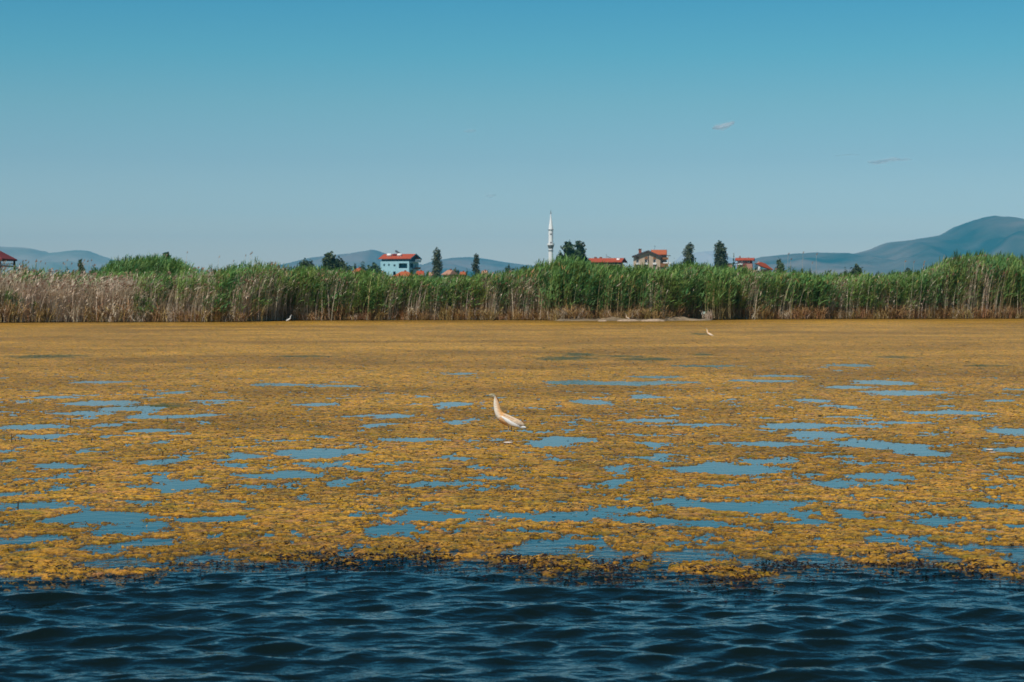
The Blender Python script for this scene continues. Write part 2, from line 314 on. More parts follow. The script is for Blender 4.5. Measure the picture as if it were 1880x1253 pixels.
def build_mat():
    r = 1.00215; ys = [9.55]
    while ys[-1] < 112: ys.append(ys[-1] * r)
    ys = np.array(ys); u = np.concatenate([np.linspace(-0.62, -0.29, 60)[:-1], np.linspace(-0.29, 0.29, 790), np.linspace(0.29, 0.62, 60)[1:]])
    Y, U = np.meshgrid(ys, u, indexing='ij'); X = U * Y
    Y = Y + 0.4 * (Y * (r - 1)) * np.sin(U * 900 + Y * 3)         # break the regular rows
    Z = mat_height(X, Y); z, dx, dy = waves(X, Y); W = np.where(np.abs(X) < 4.4, z, 0)
    H = Z
    Z = Z + W
    F = grid_faces(len(ys), len(u)); keep = (H.ravel()[F] > -0.006).any(1); F = F[keep]
    used = np.unique(F); mp = np.full(H.size, -1, np.int64); mp[used] = np.arange(len(used))
    V = np.stack([X, Y, Z], -1).reshape(-1, 3)[used]; o = np_mesh('weed_mat', V, mp[F], M['weed'], True)
    wet = np.clip(1 - (H.ravel()[used] + 0.001) / 0.0085, 0, 1) ** .8 * np.interp(V[:, 1], [12, 30, 60], [.9, .65, .2])
    shore_d = np.clip((Y.ravel()[used] - shore_y(V[:, 0]) + 9) / 7, 0, 1) * 0.45
    a = o.data.attributes.new('wet', 'FLOAT', 'POINT'); a.data.foreach_set('value', np.maximum(wet, shore_d).astype(np.float32))
    g_ = np.zeros(len(V))
    for a_, b_, hw, hh in [(290, 746, 75, 5), (1035, 659, 60, 4), (1060, 652, 40, 3), (1140, 655, 50, 2), (1190, 660, 60, 3), (1290, 652, 24, 2), (1650, 657, 40, 2.5), (1810, 672, 44, 2), (1285, 614, 20, 2), (560, 655, 60, 2), (90, 655, 80, 4)]:
        c_ = ground(a_, b_); rx = hw * c_.y / FPX; ry = (ground(a_, b_ - hh).y - ground(a_, b_ + hh).y) / 2
        e_ = ((V[:, 0] - c_.x) / rx) ** 2 + ((V[:, 1] - c_.y) / ry) ** 2; g_ = np.maximum(g_, np.clip(1.2 - e_ + 1.6 * fbm(V[:, 0] * 3, V[:, 1] * 2, 15, 4), 0, 1) * (e_ < 2.5))
    a = o.data.attributes.new('green', 'FLOAT', 'POINT'); a.data.foreach_set('value', (g_ * .8).astype(np.float32))
    print('mat faces', len(F)); return o

# ------------------------------------------------------------------ shore and land
SPX = [-900, 0, 150, 450, 520, 700, 1000, 1030, 1100, 1220, 1300, 1350, 1500, 1880, 2700]
SPY = [595, 593, 592, 591.5, 589, 588.5, 588.5, 590, 590, 590, 588.5, 587, 586.5, 585.5, 585]
_g = [ground(a, b) for a, b in zip(SPX, SPY)]
SX = np.array([p.x for p in _g]); SY = np.array([p.y for p in _g])
def shore_y(x): return np.interp(x, SX, SY) + 0.5 * perlin(np.asarray(x) * 0.35, np.asarray(x) * 0, 5) + 0.25 * perlin(np.asarray(x) * 1.3, np.asarray(x) * 0, 6)
def build_shore():
    xs = np.concatenate([np.linspace(-20000, -90, 24), np.arange(-60, 60.01, 0.22), np.linspace(90, 20000, 24)])
    ds = np.concatenate([[-12, -6, -3], np.linspace(-1.6, 5, 46), np.geomspace(6, 13900, 40)])
    X, Dd = np.meshgrid(xs, ds); Y = shore_y(X) + Dd
    t = np.clip(Dd / 1.0, -1.5, 1); z = 0.10 * t + 0.05 * np.clip(Dd, 0, 6) / 6 + np.where(np.abs(X) < 60, 0.05 * fbm(X * 1.2, Y * 1.2, 91, 4) * np.clip(1 - np.abs(Dd) / 8, 0, 1), 0)
    z = np.where(Dd < -1.5, -0.5, z); z = z + np.clip(Dd - 10, 0, 100) * 0.003
    me = np_mesh('ground', np.stack([X, Y, z], -1).reshape(-1, 3), grid_faces(len(ds), len(xs)), [M['mud'], M['land']], True,
                 matidx=(grid_faces(len(ds), len(xs))[:, 0] // len(xs) > 52).astype(int))
    return tag(me, kind='structure', label='muddy shore and flat dry land behind the reeds')
build_shore()
tag(build_mat(), label='golden orange floating waterweed covering the lake, broken by blue pools', cat='waterweed', kind='stuff')

# lake bed under it all
mb = MB(); mb.add([(-3000, -400, -0.9), (3000, -400, -0.9), (3000, 140, -0.9), (-3000, 140, -0.9)], [(0, 1, 2, 3)])
tag(mb.build('lake_bed', M['mud']), kind='structure')

# mud bank with pale silt slabs at the foot of the reeds
def blob_bank(name, px0, px1, py, thick_px, material, depth=1.1, seed=1, n=40):
    a = ground(px0, py); b = ground(px1, py); L = b.x - a.x; hgt = thick_px * a.y / FPX
    xs = np.linspace(0, L, n); V = []; m = 10
    for i, x in enumerate(xs):
        e = math.sin(math.pi * min(max(i / (n - 1), 0.0), 1)) ** 0.35
        top = hgt * e * (0.75 + 0.5 * float(perlin(x * 1.1, 0.3, seed))); dp = depth * e * (0.8 + 0.5 * float(perlin(x * 0.9, 7.3, seed)))
        for j in range(m):
            t = math.pi * j / (m - 1); c = math.cos(t); s_ = math.sin(t)
            V.append((a.x + x, a.y - dp * 0.5 * c - 0.15 * float(perlin(x * 0.8, 3.3, seed + 2)) + depth * .5, -0.06 + (top + 0.06) * s_ ** 0.6 + 0.03 * float(perlin(x * 4, j * 0.8, seed + 4))))
    F = grid_faces(n, m); return np_mesh(name, V, F, material, True)
o = blob_bank('mud_bank', 1012, 1312, 589.5, 10, M['mud'], 2.2, 3, 90); tag(o, kind='structure', label='low brown mud bank at the foot of the reeds')
for (p0, p1, py, th, lab) in [(1133, 1176, 590.4, 4.5, 'left pale silt slab lying along the mud bank'), (1177, 1222, 590.6, 4.5, 'right pale silt slab lying along the mud bank, beside the small left one'),
                              (1098, 1115, 590.6, 3.2, 'smallest pale silt slab at the water end of the mud bank')]:
    o = blob_bank('silt_slab', p0, p1, py, th, M['sand'], 0.7, int(p0), 30); tag(o, label=lab, cat='mud slab', group='pale silt slabs on the shore')

# ------------------------------------------------------------------ hills
def hillmat(name, a, b_, sc):
    return mat(name, a, 0.95, 0.1, var=b_, scale=sc, detail=10)
HM = hillmat('hill_scrub', (0.24, 0.175, 0.14), (0.012, 0.04, 0.025), 0.0022)
HR = hillmat('haze_paled_far_rock', (0.62, 0.50, 0.46), (0.42, 0.38, 0.36), 0.0016); HL = hillmat('haze_paled_slopes', (0.42, 0.34, 0.28), (0.16, 0.18, 0.13), 0.0016)  # haze paling of farthest and left hills painted into these lighter colours
def ridge(name, D, prof, depth, label, seed, HM=HM):
    n = 220; m = 46; px = np.linspace(prof[0][0], prof[-1][0], n); py = np.interp(px, [p[0] for p in prof], [p[1] for p in prof])
    V = np.zeros((m, n, 3))
    for i in range(n):
        p = at(px[i], py[i], D); e = min(1, min(i, n - 1 - i) / 12)
        for j in range(m):
            t = j / (m - 1) * 2 - 1; y = D + t * depth; x = p.x * (y / D) ** 0.35
            prof_t = (math.cos(t * math.pi) * 0.5 + 0.5) ** 0.8
            V[j, i] = (x, y, p.z * prof_t * e - 8)
    hgt = V[:, :, 2].max() + 10; sc = 1 / 650
    fl = np.abs(V[:, :, 1] - D) / depth
    nz_ = np.abs(fbm(V[:, :, 0] * sc, V[:, :, 1] * sc * 0.5, seed, 5)) * -1.0 * (V[:, :, 2] + 8) * np.clip(fl * 3.0, 0.03, 1)
    V[:, :, 2] += nz_ + 0.02 * hgt * fbm(V[:, :, 0] / 180, V[:, :, 1] / 180, seed + 9, 4) * (V[:, :, 2] > 0)
    return tag(np_mesh(name, V.reshape(-1, 3), grid_faces(m, n), HM, True), kind='structure', label=label)
ridge('mountain', 8200, [(1330, 500), (1350, 485), (1370, 475), (1400, 467), (1440, 464), (1500, 460), (1530, 461), (1560, 464), (1600, 455), (1630, 443), (1680, 436), (1730, 428), (1755, 415), (1775, 405), (1795, 398), (1812, 394), (1840, 396), (1860, 400), (1880, 404), (1930, 412), (2000, 440), (2150, 470), (2300, 495)], 2600, 'broad blue mountain rising at the right edge', 101)
ridge('hill', 10300, [(400, 500), (470, 490), (520, 482), (560, 473), (600, 467), (640, 463), (670, 459), (684, 456), (696, 458), (715, 465), (760, 480), (800, 488), (860, 500)], 2000, 'blue hill with a peak behind the blue house', 111)
ridge('hill', 10000, [(730, 500), (780, 482), (800, 474), (830, 469.5), (865, 468), (890, 472), (930, 479), (975, 484), (1040, 496)], 1900, 'low rounded blue hill behind the poplars left of the minaret', 121)
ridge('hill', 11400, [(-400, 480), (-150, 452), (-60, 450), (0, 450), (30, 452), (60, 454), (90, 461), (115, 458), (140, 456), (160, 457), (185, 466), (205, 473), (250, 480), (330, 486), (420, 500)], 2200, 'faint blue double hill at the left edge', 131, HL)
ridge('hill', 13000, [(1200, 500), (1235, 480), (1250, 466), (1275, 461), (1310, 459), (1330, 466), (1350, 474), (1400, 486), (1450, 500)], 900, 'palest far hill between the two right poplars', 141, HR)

# ------------------------------------------------------------------ reeds
def ribbon(V, F, MI, pts, wd, side, mi):
    b = len(V); n = len(pts)
    for i, p in enumerate(pts):
        t = i / (n - 1); k = wd * (1 - t ** 2.2) * (0.55 + 0.9 * min(t * 3, 1)) * 0.5 + 0.001
        V.append(tuple(p - side * k)); V.append(tuple(p + side * k))
    for i in range(n - 1): F.append((b + 2 * i, b + 2 * i + 1, b + 2 * i + 3, b + 2 * i + 2)); MI.append(mi)
def reed_clump(kind, seed, nst):
    """one metre tall; mats: 0 stem, 1 leaf, 2 plume/dead"""
    rd = random.Random(seed); V, F, MI = [], [], []
    for s in range(nst):
        x0, y0 = rd.gauss(0, 0.10), rd.gauss(0, 0.10); H = rd.uniform(0.68, 1.02)
        lx, ly = rd.gauss(0.07, 0.05), rd.gauss(0, 0.05)
        if kind == 'thatch': H = rd.uniform(0.12, 0.42); lx = rd.gauss(0, 0.16)
        if kind == 'dry' and rd.random() < 0.12: lx = rd.gauss(0, 0.3); H *= 0.8
        P = lambda t: Vector((x0 + lx * t * t, y0 + ly * t * t, H * t * (1 - 0.06 * t)))
        wd = 0.0062; a = rd.uniform(0, 3.14); sd_ = Vector((math.cos(a) * .5 + .5, math.sin(a), 0)).normalized()
        ribbon(V, F, MI, [P(i / 5) for i in range(6)], wd, sd_, 0)
        nl = {'green': 11, 'mix': 9, 'dry': 2, 'thatch': 2}[kind]
        for q in range(nl):
            t = rd.uniform(0.42 if kind in ('green',) else 0.3, 1.0) if kind != 'thatch' else rd.uniform(0.2, 0.9)
            p = P(t); L = rd.uniform(0.10, 0.20) * (1 if kind != 'dry' else 0.8)
            az = rd.gauss(0.0, 0.9) if rd.random() < 0.8 else rd.uniform(0, 6.28); up = rd.uniform(0.65, 1.35); dr = rd.uniform(0.1, 0.6)
            d0 = Vector((math.cos(az) * math.cos(up), math.sin(az) * math.cos(up), math.sin(up)))
            pts = [p + d0 * (L * k / 4) + Vector((0.2 * L, 0, -1 * L)) * dr * 0.5 * (k / 4) ** 2 for k in range(5)]
            sd2 = d0.cross(Vector((0, 0, 1))); sd2 = (sd2.normalized() + Vector((0, 0, rd.uniform(-1.2, 1.2)))).normalized()
            mi = 1 if not (kind == 'mix' and rd.random() < 0.1) else 2
            ribbon(V, F, MI, pts, rd.uniform(0.008, 0.0135) * (.65 if kind in ('dry', 'thatch') else 1), sd2, mi)
        if kind in ('dry', 'mix') and rd.random() < (0.08 if kind == 'dry' else 0.01):
            p = P(1.0)
            for q in range(5):
                d = Vector((rd.uniform(0.1, 0.9), rd.uniform(-.3, .3), rd.uniform(0.5, 1))).normalized() * rd.uniform(0.04, 0.075)
                ribbon(V, F, MI, [p, p + d * 0.5, p + d + Vector((0.01, 0, -0.006))], 0.011, Vector((0.6, rd.uniform(-1, 1), -0.4)).normalized(), 2)
    return V, F, MI
def proto_coll(name, kinds, mats):
    c = bpy.data.collections.new(name)                      # not linked to the scene: only instanced
    for k, (kind, seed, nst, ms) in enumerate(kinds):
        V, F, MI = reed_clump(kind, seed, nst)
        me = bpy.data.meshes.new('%s_%02d' % (name, k)); me.from_pydata(V, [], F)
        for m_ in ms: me.materials.append(m_)
        me.polygons.foreach_set('material_index', MI); me.update()
        o = bpy.data.objects.new('%s_%02d' % (name, k), me); c.objects.link(o)
    return c
G = (M['reed_stem'], M['reed_leaf'], M['dead_leaf']); GD = (M['reed_stem'], M['reed_leaf_deep'], M['dead_leaf'])
DR = (M['dry_reed'], M['dry_reed'], M['plume']); TH = (M['dead_leaf'], M['dead_leaf'], M['dead_leaf'])
kinds = [('green', 1, 16, G), ('green', 2, 16, GD), ('green', 3, 14, GD), ('green', 4, 16, G), ('mix', 5, 16, G), ('mix', 6, 14, GD),
         ('dry', 7, 26, DR), ('dry', 8, 26, DR), ('dry', 9, 24, DR), ('thatch', 10, 26, TH), ('thatch', 11, 26, DR)]
PC = proto_coll('reed_clump', kinds, None)
def scatter(name, pts, rot, scl, idx, coll, **tags):
    me = bpy.data.meshes.new(name); me.vertices.add(len(pts)); me.vertices.foreach_set('co', np.asarray(pts, np.float32).ravel())
    for nm, tp, dat, key in (('rot', 'FLOAT_VECTOR', rot, 'vector'), ('scl', 'FLOAT_VECTOR', scl, 'vector'), ('idx', 'INT', idx, 'value')):
        a = me.attributes.new(nm, tp, 'POINT'); a.data.foreach_set(key, np.asarray(dat, np.int32 if tp == 'INT' else np.float32).ravel())
    o = bpy.data.objects.new(name, me); COL.objects.link(o)
    g = bpy.data.node_groups.new(name + '_nodes', 'GeometryNodeTree'); g.interface.new_socket('Geometry', in_out='INPUT', socket_type='NodeSocketGeometry'); g.interface.new_socket('Geometry', in_out='OUTPUT', socket_type='NodeSocketGeometry')
    N = g.nodes; L = g.links; gi = N.new('NodeGroupInput'); go = N.new('NodeGroupOutput'); ip = N.new('GeometryNodeInstanceOnPoints')
    ci = N.new('GeometryNodeCollectionInfo'); ci.inputs[0].default_value = coll; ci.inputs['Separate Children'].default_value = True; ci.inputs['Reset Children'].default_value = True
    def att(nm, tp):
        q = N.new('GeometryNodeInputNamedAttribute'); q.data_type = tp; q.inputs['Name'].default_value = nm; return [s_ for s_ in q.outputs if s_.enabled and s_.name == 'Attribute'][0]
    L.new(gi.outputs[0], ip.inputs['Points']); L.new(ci.outputs[0], ip.inputs['Instance']); ip.inputs['Pick Instance'].default_value = True
    L.new(att('idx', 'INT'), ip.inputs['Instance Index']); L.new(att('rot', 'FLOAT_VECTOR'), ip.inputs['Rotation']); L.new(att('scl', 'FLOAT_VECTOR'), ip.inputs['Scale'])
    L.new(ip.outputs[0], go.inputs[0]); md = o.modifiers.new('scatter', 'NODES'); md.node_group = g
    return tag(o, **tags)
TPX = [-900, -200, 0, 50, 120, 190, 320, 400, 440, 480, 560, 620, 660, 700, 760, 800, 850, 900, 960, 1000, 1020, 1040, 1075, 1110, 1160, 1200, 1260, 1330, 1380, 1440, 1500, 1560, 1600, 1680, 1715, 1750, 1790, 1820, 1850, 1880, 2000, 2600]
TPY = [490, 486, 486, 489, 494, 494, 495, 488, 483, 484, 489, 490, 498, 502, 504, 505, 505, 499, 492, 478, 474, 472, 480, 486, 491, 491, 482, 488, 497, 499, 501, 503, 502, 498, 482, 470, 466, 462, 463, 468, 475, 480]
def top_z(x, y):
    px = 940 + x / y * FPX; py = np.interp(px, TPX, TPY)
    return CAM_H + y * (537 - py) / FPX
def px_of(x, y): return 940 + x / y * FPX
N_ = 15000
x = rng.uniform(-46, 46, N_); d = np.concatenate([rng.uniform(0.15, 2.2, N_ // 2), rng.uniform(1.5, 9, N_ - N_ // 2)]); y = shore_y(x) + d
bank = (px_of(x, y) > 1020) & (px_of(x, y) < 1300); y = y + np.where(bank, 1.5, 0)
gapn = fbm(x * 0.55, y * 0.5, 201, 3); keep = ~((gapn < -0.33) & (d < 2.5)); x, d, y = x[keep], d[keep], y[keep]; gapn = gapn[keep]
P_ = px_of(x, y); n1 = fbm(x * 0.35, y * 0.35, 211, 3); n2 = fbm(x * 1.1, y * 1.1, 221, 3); u = rng.random(len(x))
# how dry the stand is along the shore (from the left edge to the right)
dry = np.interp(P_, [0, 280, 360, 470, 540, 700, 900, 1000, 1020, 1350, 1400, 1600, 1700, 1880], [1.0, 0.98, 0.78, 0.62, 0.45, 0.34, 0.34, 0.28, 0.05, 0.08, 0.22, 0.30, 0.36, 0.36])
dryp = np.clip(dry + 0.7 * n1 * (dry > 0.1), 0, 1) - np.where(d > 5, 0.35, 0)
isdry = u < dryp
idx = np.where(isdry, rng.integers(6, 9, len(x)), np.where(n2 > 0.12, rng.integers(0, 2, len(x)) * 3, rng.choice([1, 2, 4, 5, 0], len(x))))
Ht = 0.925 * top_z(x, y) * (0.94 + 0.13 * n1 + 0.16 * n2 + rng.uniform(-0.09, 0.09, len(x)))
Ht = np.where(isdry & (P_ < 480), Ht * np.where(d < 3, 0.90, 1.0), Ht)
shorter = (d < 1.4) & (rng.random(len(x)) < 0.35); Ht = np.where(shorter, Ht * rng.uniform(0.45, 0.85, len(x)), Ht)
# low green front patches in the dry left part
gp = (P_ < 460) & (d < 1.8) & (n1 + 0.5 * n2 > 0.24); idx = np.where(gp & (u > 0.25), rng.integers(0, 4, len(x)), idx); Ht = np.where(gp & (u > 0.25), Ht * 0.62, Ht)
wide = rng.uniform(0.8, 1.2, len(x)) * 2.7
rot = np.c_[rng.normal(0, 0.05, len(x)), rng.normal(0.03, 0.05, len(x)), rng.normal(0, 0.5, len(x))]
pts = np.c_[x, y, 0.06 + 0 * x]; scl = np.c_[wide, wide, Ht]
# thatch of dead leaves at the foot
nt_ = 6000; tx = rng.uniform(-46, 46, nt_); td = np.where(rng.random(nt_) < .5, rng.uniform(-0.25, 0.5, nt_), rng.uniform(0, 2.2, nt_)); ty = shore_y(tx) + td; tb = (px_of(tx, ty) > 1020) & (px_of(tx, ty) < 1300); ty = ty + np.where(tb, 1.4, 0)
ts = rng.uniform(0.8, 2.6, nt_) * np.clip(1.0 + 1.3 * fbm(tx * .8, ty * 0, 231, 3), .45, 1.5) * np.interp(px_of(tx, ty), [450, 620], [1, .72]); ti = np.where(rng.random(nt_) < np.interp(px_of(tx, ty), [0, 480, 700], [0.55, 0.45, 0.15]), 10, 9)
pts = np.r_[pts, np.c_[tx, ty, 0.03 + 0 * tx]]; rot = np.r_[rot, np.c_[np.zeros(nt_), np.zeros(nt_), rng.uniform(0, 6.28, nt_)]]; scl = np.r_[scl, np.c_[ts, ts, ts]]; idx = np.r_[idx, ti]
order = px_of(pts[:, 0], pts[:, 1])
for lo, hi, lab in [(-1e9, 470, 'tall dry tan reed bed with feathery plumes along the left shore'), (470, 1005, 'green and tan reed bed in the middle of the shore, below the blue house'),
                    (1005, 1390, 'lush green reed bed right of the minaret with brown stems at its foot'), (1390, 1e9, 'grey green reed bed at the right shore below the mountain')]:
    s_ = (order >= lo) & (order < hi)
    scatter('reed_bed', pts[s_], rot[s_], scl[s_], idx[s_], PC, label=lab, cat='reeds', group='reeds along the far shore', kind='stuff')
# a taller green stand further back on the left
nb = 1500; bx = rng.uniform(-24.8, -19.2, nb); by = rng.uniform(113, 121, nb); bp = px_of(bx, by)
bt = np.interp(bp, [150, 185, 200, 225, 250, 270, 290, 310, 335, 360], [500, 492, 478, 472, 472, 465, 470, 474, 490, 502]); bz = CAM_H + by * (537 - bt) / FPX
scatter('reed_bed', np.c_[bx, by, 0.1 + 0 * bx], np.c_[rng.normal(0, .08, nb), rng.normal(.12, .10, nb), rng.normal(0, .4, nb)], np.c_[0 * bx + 2.8, 0 * bx + 2.8, bz * rng.uniform(.60, .98, nb)], rng.choice([0, 1, 2, 3, 4], nb), PC,
        label='taller green reed stand rising behind the dry reeds on the left', cat='reeds', group='reeds along the far shore', kind='stuff')
# far bushes / reeds filling the ground behind the belt
# a few lone pale stalks standing above the rest
ns = 52; sp = np.concatenate([rng.uniform(-20, 180, 34), rng.uniform(300, 480, 9), rng.uniform(1440, 1520, 5), rng.uniform(1620, 1700, 4)]); sy = rng.uniform(108, 116, ns)
spy = np.concatenate([rng.uniform(478, 490, 34), rng.uniform(464, 484, 9), rng.uniform(464, 486, 5), rng.uniform(478, 490, 4)])
mbk = MB()
for a, b_, c in zip(sp, spy, sy):
    p = at(a, b_, c); ln = random.gauss(0.15, 0.08); mbk.tube([(p.x - ln * 1.5, c, 0.05), (p.x - ln * .6, c, p.z * .55), (p.x, c, p.z)], [.007, .006, .004], 4, 0)
    for q in range(7):
        d_ = Vector((random.uniform(.1, .8), random.uniform(-.3, .3), random.uniform(.3, .9))).normalized() * random.uniform(.07, .15)
        s_ = Vector((.5, random.uniform(-.5, .5), -.6)).normalized() * .013; mbk.add([p - s_, p + s_, p + d_ + s_ * .4, p + d_ - s_ * .4], [(0, 1, 2, 3)], 1)
tag(mbk.build('reed_stalks', [M['dry_reed'], M['plume']]), label='thin pale reed stalks with plumes standing above the reed tops', cat='reeds', kind='stuff')

# ------------------------------------------------------------------ trees
M['bark'] = mat('bark', (0.10, 0.08, 0.06), 0.9, scale=4)
M['crown'] = leafmat('tree_leaves', (0.022, 0.048, 0.024), (0.075, 0.115, 0.045), 0.2, scale=0.5, trans=0.12)
M['crown_b'] = leafmat('poplar_leaves', (0.026, 0.048, 0.026), (0.095, 0.118, 0.055), 0.2, scale=0.5, trans=0.12)
def leaf_cloud(lobes, n, size, rs):
    vol = np.array([l[3] * l[4] * l[5] for l in lobes]); pick = rs.choice(len(lobes), n, p=vol ** 0.8 / np.sum(vol ** 0.8)); L = np.array(lobes)[pick]
    dv = rs.normal(0, 1, (n, 3)); dv /= np.linalg.norm(dv, axis=1)[:, None]; r = rs.uniform(0.1, 1, n) ** 0.45
    bump = 1 + 0.22 * np.sin(dv[:, 0] * 5 + pick) * np.cos(dv[:, 2] * 6 + pick * 1.7) + rs.normal(0, 0.07, n)
    C = L[:, :3] + dv * L[:, 3:6] * (r * bump)[:, None]
    # thin out in holes
    hole = fbm(C[:, 0] / size / 3.2, C[:, 2] / size / 3.2 + C[:, 1] / size / 5, int(rs.integers(1, 999)), 2) > -0.38; C = C[hole]; dv = dv[hole]; n = len(C)
    nn = dv + rs.normal(0, 0.7, (n, 3)); nn /= np.linalg.norm(nn, axis=1)[:, None]
    t = np.cross(nn, rs.normal(0, 1, (n, 3))); t /= np.linalg.norm(t, axis=1)[:, None]; b_ = np.cross(nn, t); s_ = (size * rs.uniform(0.6, 1.3, n))[:, None]
    V = np.stack([C - t * s_ * .6, C - b_ * s_ * .35, C + t * s_ * .6, C + b_ * s_ * .35], 1).reshape(-1, 3)
    return V, np.arange(4 * n).reshape(-1, 4)
def tree(name, px, top, wpx, D, label, style='round', cat='tree', group='village trees behind the reeds', leaves=1500, lean=0):
    base = Vector((at(px, 500, D).x, D, 0.35)); Ht = at(px, top, D).z - 0.35; W = wpx * D / FPX
    t = empty(name, base, 0, label=label, cat=cat, group=group); leaves = int(leaves * 2.1); rs = np.random.default_rng(int(px * 7 + top)); rd = random.Random(int(px * 13 + top))
    lobes = []
    if style == 'poplar':
        n = 9
        for i in range(n):
            z = Ht * (0.16 + 0.75 * i / (n - 1)); k = 1.10 * math.sin(math.pi * (0.20 + 0.64 * (i / (n - 1)))) ** 0.4
            lobes.append((rd.gauss(lean * z / Ht, W * .06), rd.gauss(0, W * .1), z, W * .46 * k, W * .46 * k, Ht * .10))
    elif style == 'cone':
        for i in range(8):
            z = Ht * (0.12 + 0.83 * i / 7); k = 1.05 - i / 7.2; lobes.append((rd.gauss(0, W * .04), 0, z, W * .5 * k, W * .5 * k, Ht * .10))
    elif style == 'bush':
        for i in range(8):
            a = rd.uniform(-1, 1); lobes.append((a * W * .36, rd.uniform(-.3, .3) * W, Ht * rd.uniform(.42, .66) * (1 - .35 * a * a), W * .27, W * .28, Ht * .32))
        lobes.append((rd.uniform(-.1, .1) * W, 0, Ht * .74, W * .22, W * .2, Ht * .24))
    else:
        for i in range(9):
            a = rd.uniform(-1, 1); zz = rd.uniform(.36, .80); lobes.append((a * W * .33 * (1.25 - zz * .6), rd.uniform(-.3, .3) * W, Ht * zz * (1 - .12 * a * a), W * .31, W * .30, Ht * .19))
        lobes.append((0, 0, Ht * .85, W * .27, W * .25, Ht * .14))
    size = max(0.3, min(W, Ht) * 0.12)
    V, F = leaf_cloud(lobes, leaves, size, rs); np_mesh('crown', V, F, M['crown_b'] if style == 'poplar' else M['crown'], parent=t)
    mb = MB(); r0 = max(.12, Ht * .018); mb.tube([(0, 0, -.3), (rd.uniform(-.1, .1), 0, Ht * .3), (lean * .5, 0, Ht * .6), (lean, 0, Ht * .85)], [r0 * 1.3, r0, r0 * .6, r0 * .25], 7)
    for l in lobes[::2]: mb.tube([(0, 0, max(.2 * Ht, l[2] * .6)), (l[0] * .6, l[1] * .6, l[2] * .85), (l[0], l[1], l[2])], [r0 * .5, r0 * .3, r0 * .12], 5)
    mb.build('trunk', M['bark'], t); return t
tree('poplar_tree', 803, 456, 19, 500, 'slender dark poplar right of the blue house', 'poplar', leaves=2200)
tree('poplar_tree', 874, 466, 14, 520, 'thin poplar left of the minaret, smaller than its neighbour', 'poplar', leaves=1600)
tree('poplar_tree', 1262, 447, 22, 480, 'ragged poplar just right of the beige apartment house', 'poplar', leaves=2200, lean=.6)
tree('poplar_tree', 1323, 444, 26, 480, 'thickest and tallest poplar left of the pink red house', 'poplar', leaves=2800)
tree('broadleaf_tree', 1043, 441, 42, 470, 'tall dark tree nearest the minaret, left crown of a touching pair', 'round', leaves=2800)
tree('broadleaf_tree', 1063, 441, 40, 480, 'tall dark tree nearest the red roofed long house, right crown of a touching pair', 'round', leaves=2800)
tree('broadleaf_tree', 1028, 458, 16, 480, 'small dark tree peeping between minaret and tall pair', 'round', leaves=900)
tree('broadleaf_tree', 606, 461, 36, 420, 'tall dark bushy tree between left hill and blue house', 'round', leaves=2400)
tree('broadleaf_tree', 626, 472, 40, 425, 'lower sloping dark tree joined to the right of a taller one', 'bush', leaves=2200)
tree('shrub', 562, 475, 44, 430, 'low wide dark bush left of the tall bushy tree', 'bush', leaves=1800)
tree('broadleaf_tree', 652, 481, 11, 560, 'small round tree just above the orange gable roof', 'round', leaves=700)
tree('broadleaf_tree', 665, 480, 20, 570, 'small tree between orange gable roof and blue house, middle one', 'round', leaves=800)
tree('shrub', 682, 482, 44, 580, 'dark low clump of trees touching the left side of the blue house', 'bush', leaves=1400)
tree('broadleaf_tree', 148, 476, 18, 300, 'lone dark round tree above the dry reeds on the left', 'round', leaves=1600)
tree('shrub', 122, 489, 26, 320, 'low dark bush left of the lone round tree', 'bush', leaves=900)
tree('shrub', 172, 490, 30, 320, 'low dark bush right of the lone round tree', 'bush', leaves=900)
tree('broadleaf_tree', 305, 462, 30, 200, 'dark tree crown rising out of the tall reeds on the left', 'round', leaves=2400)
tree('shrub', 786, 497, 12, 600, 'small bush between low red roof and slender poplar', 'round', leaves=500)
tree('shrub', 834, 492, 30, 560, 'low round bush behind the pale tiled roof', 'bush', leaves=1200)
tree('shrub', 858, 492, 14, 540, 'small dark bush left of the thin poplar', 'bush', leaves=600)
tree('shrub', 935, 484, 26, 600, 'dark far bush on the low hill foot left of minaret', 'bush', leaves=900)
tree('shrub', 962, 488, 36, 600, 'wider dark far bush close to the minaret on its left', 'bush', leaves=900)
tree('shrub', 1237, 476, 22, 520, 'dark bush at the right wall of the beige apartment house', 'bush', leaves=1100)
tree('shrub', 1300, 489, 26, 420, 'low green bush at the left foot of the thickest poplar', 'bush', leaves=800)
tree('cypress_tree', 1347, 468, 13, 520, 'small pointed conifer in front of the pink red house', 'cone', leaves=1300)
tree('shrub', 1388, 484, 14, 560, 'dark bush between pink red house and small white house', 'bush', leaves=700)
tree('broadleaf_tree', 1429, 474, 32, 420, 'dark flat topped tree right of the small white house', 'bush', leaves=1500)
tree('shrub', 1457, 489, 18, 430, 'low dark bush right of the flat topped tree', 'bush', leaves=700)
tree('shrub', 1487, 491, 16, 430, 'smallest low bush in the gap below the long ridge', 'bush', leaves=600)
tree('broadleaf_tree', 1576, 485, 38, 380, 'rounded dark bushy tree under the middle of the mountain slope', 'bush', leaves=1600)
tree('shrub', 1553, 491, 20, 385, 'low dark bush leaning on the left of the rounded bushy tree', 'bush', leaves=900)
tree('shrub', 1665, 491, 40, 300, 'broad low bush beside the tallest reeds on the right', 'bush', leaves=1200)
tree('shrub', 1520, 496, 36, 420, 'faint wide bush just above the reeds right of centre', 'bush', leaves=900)

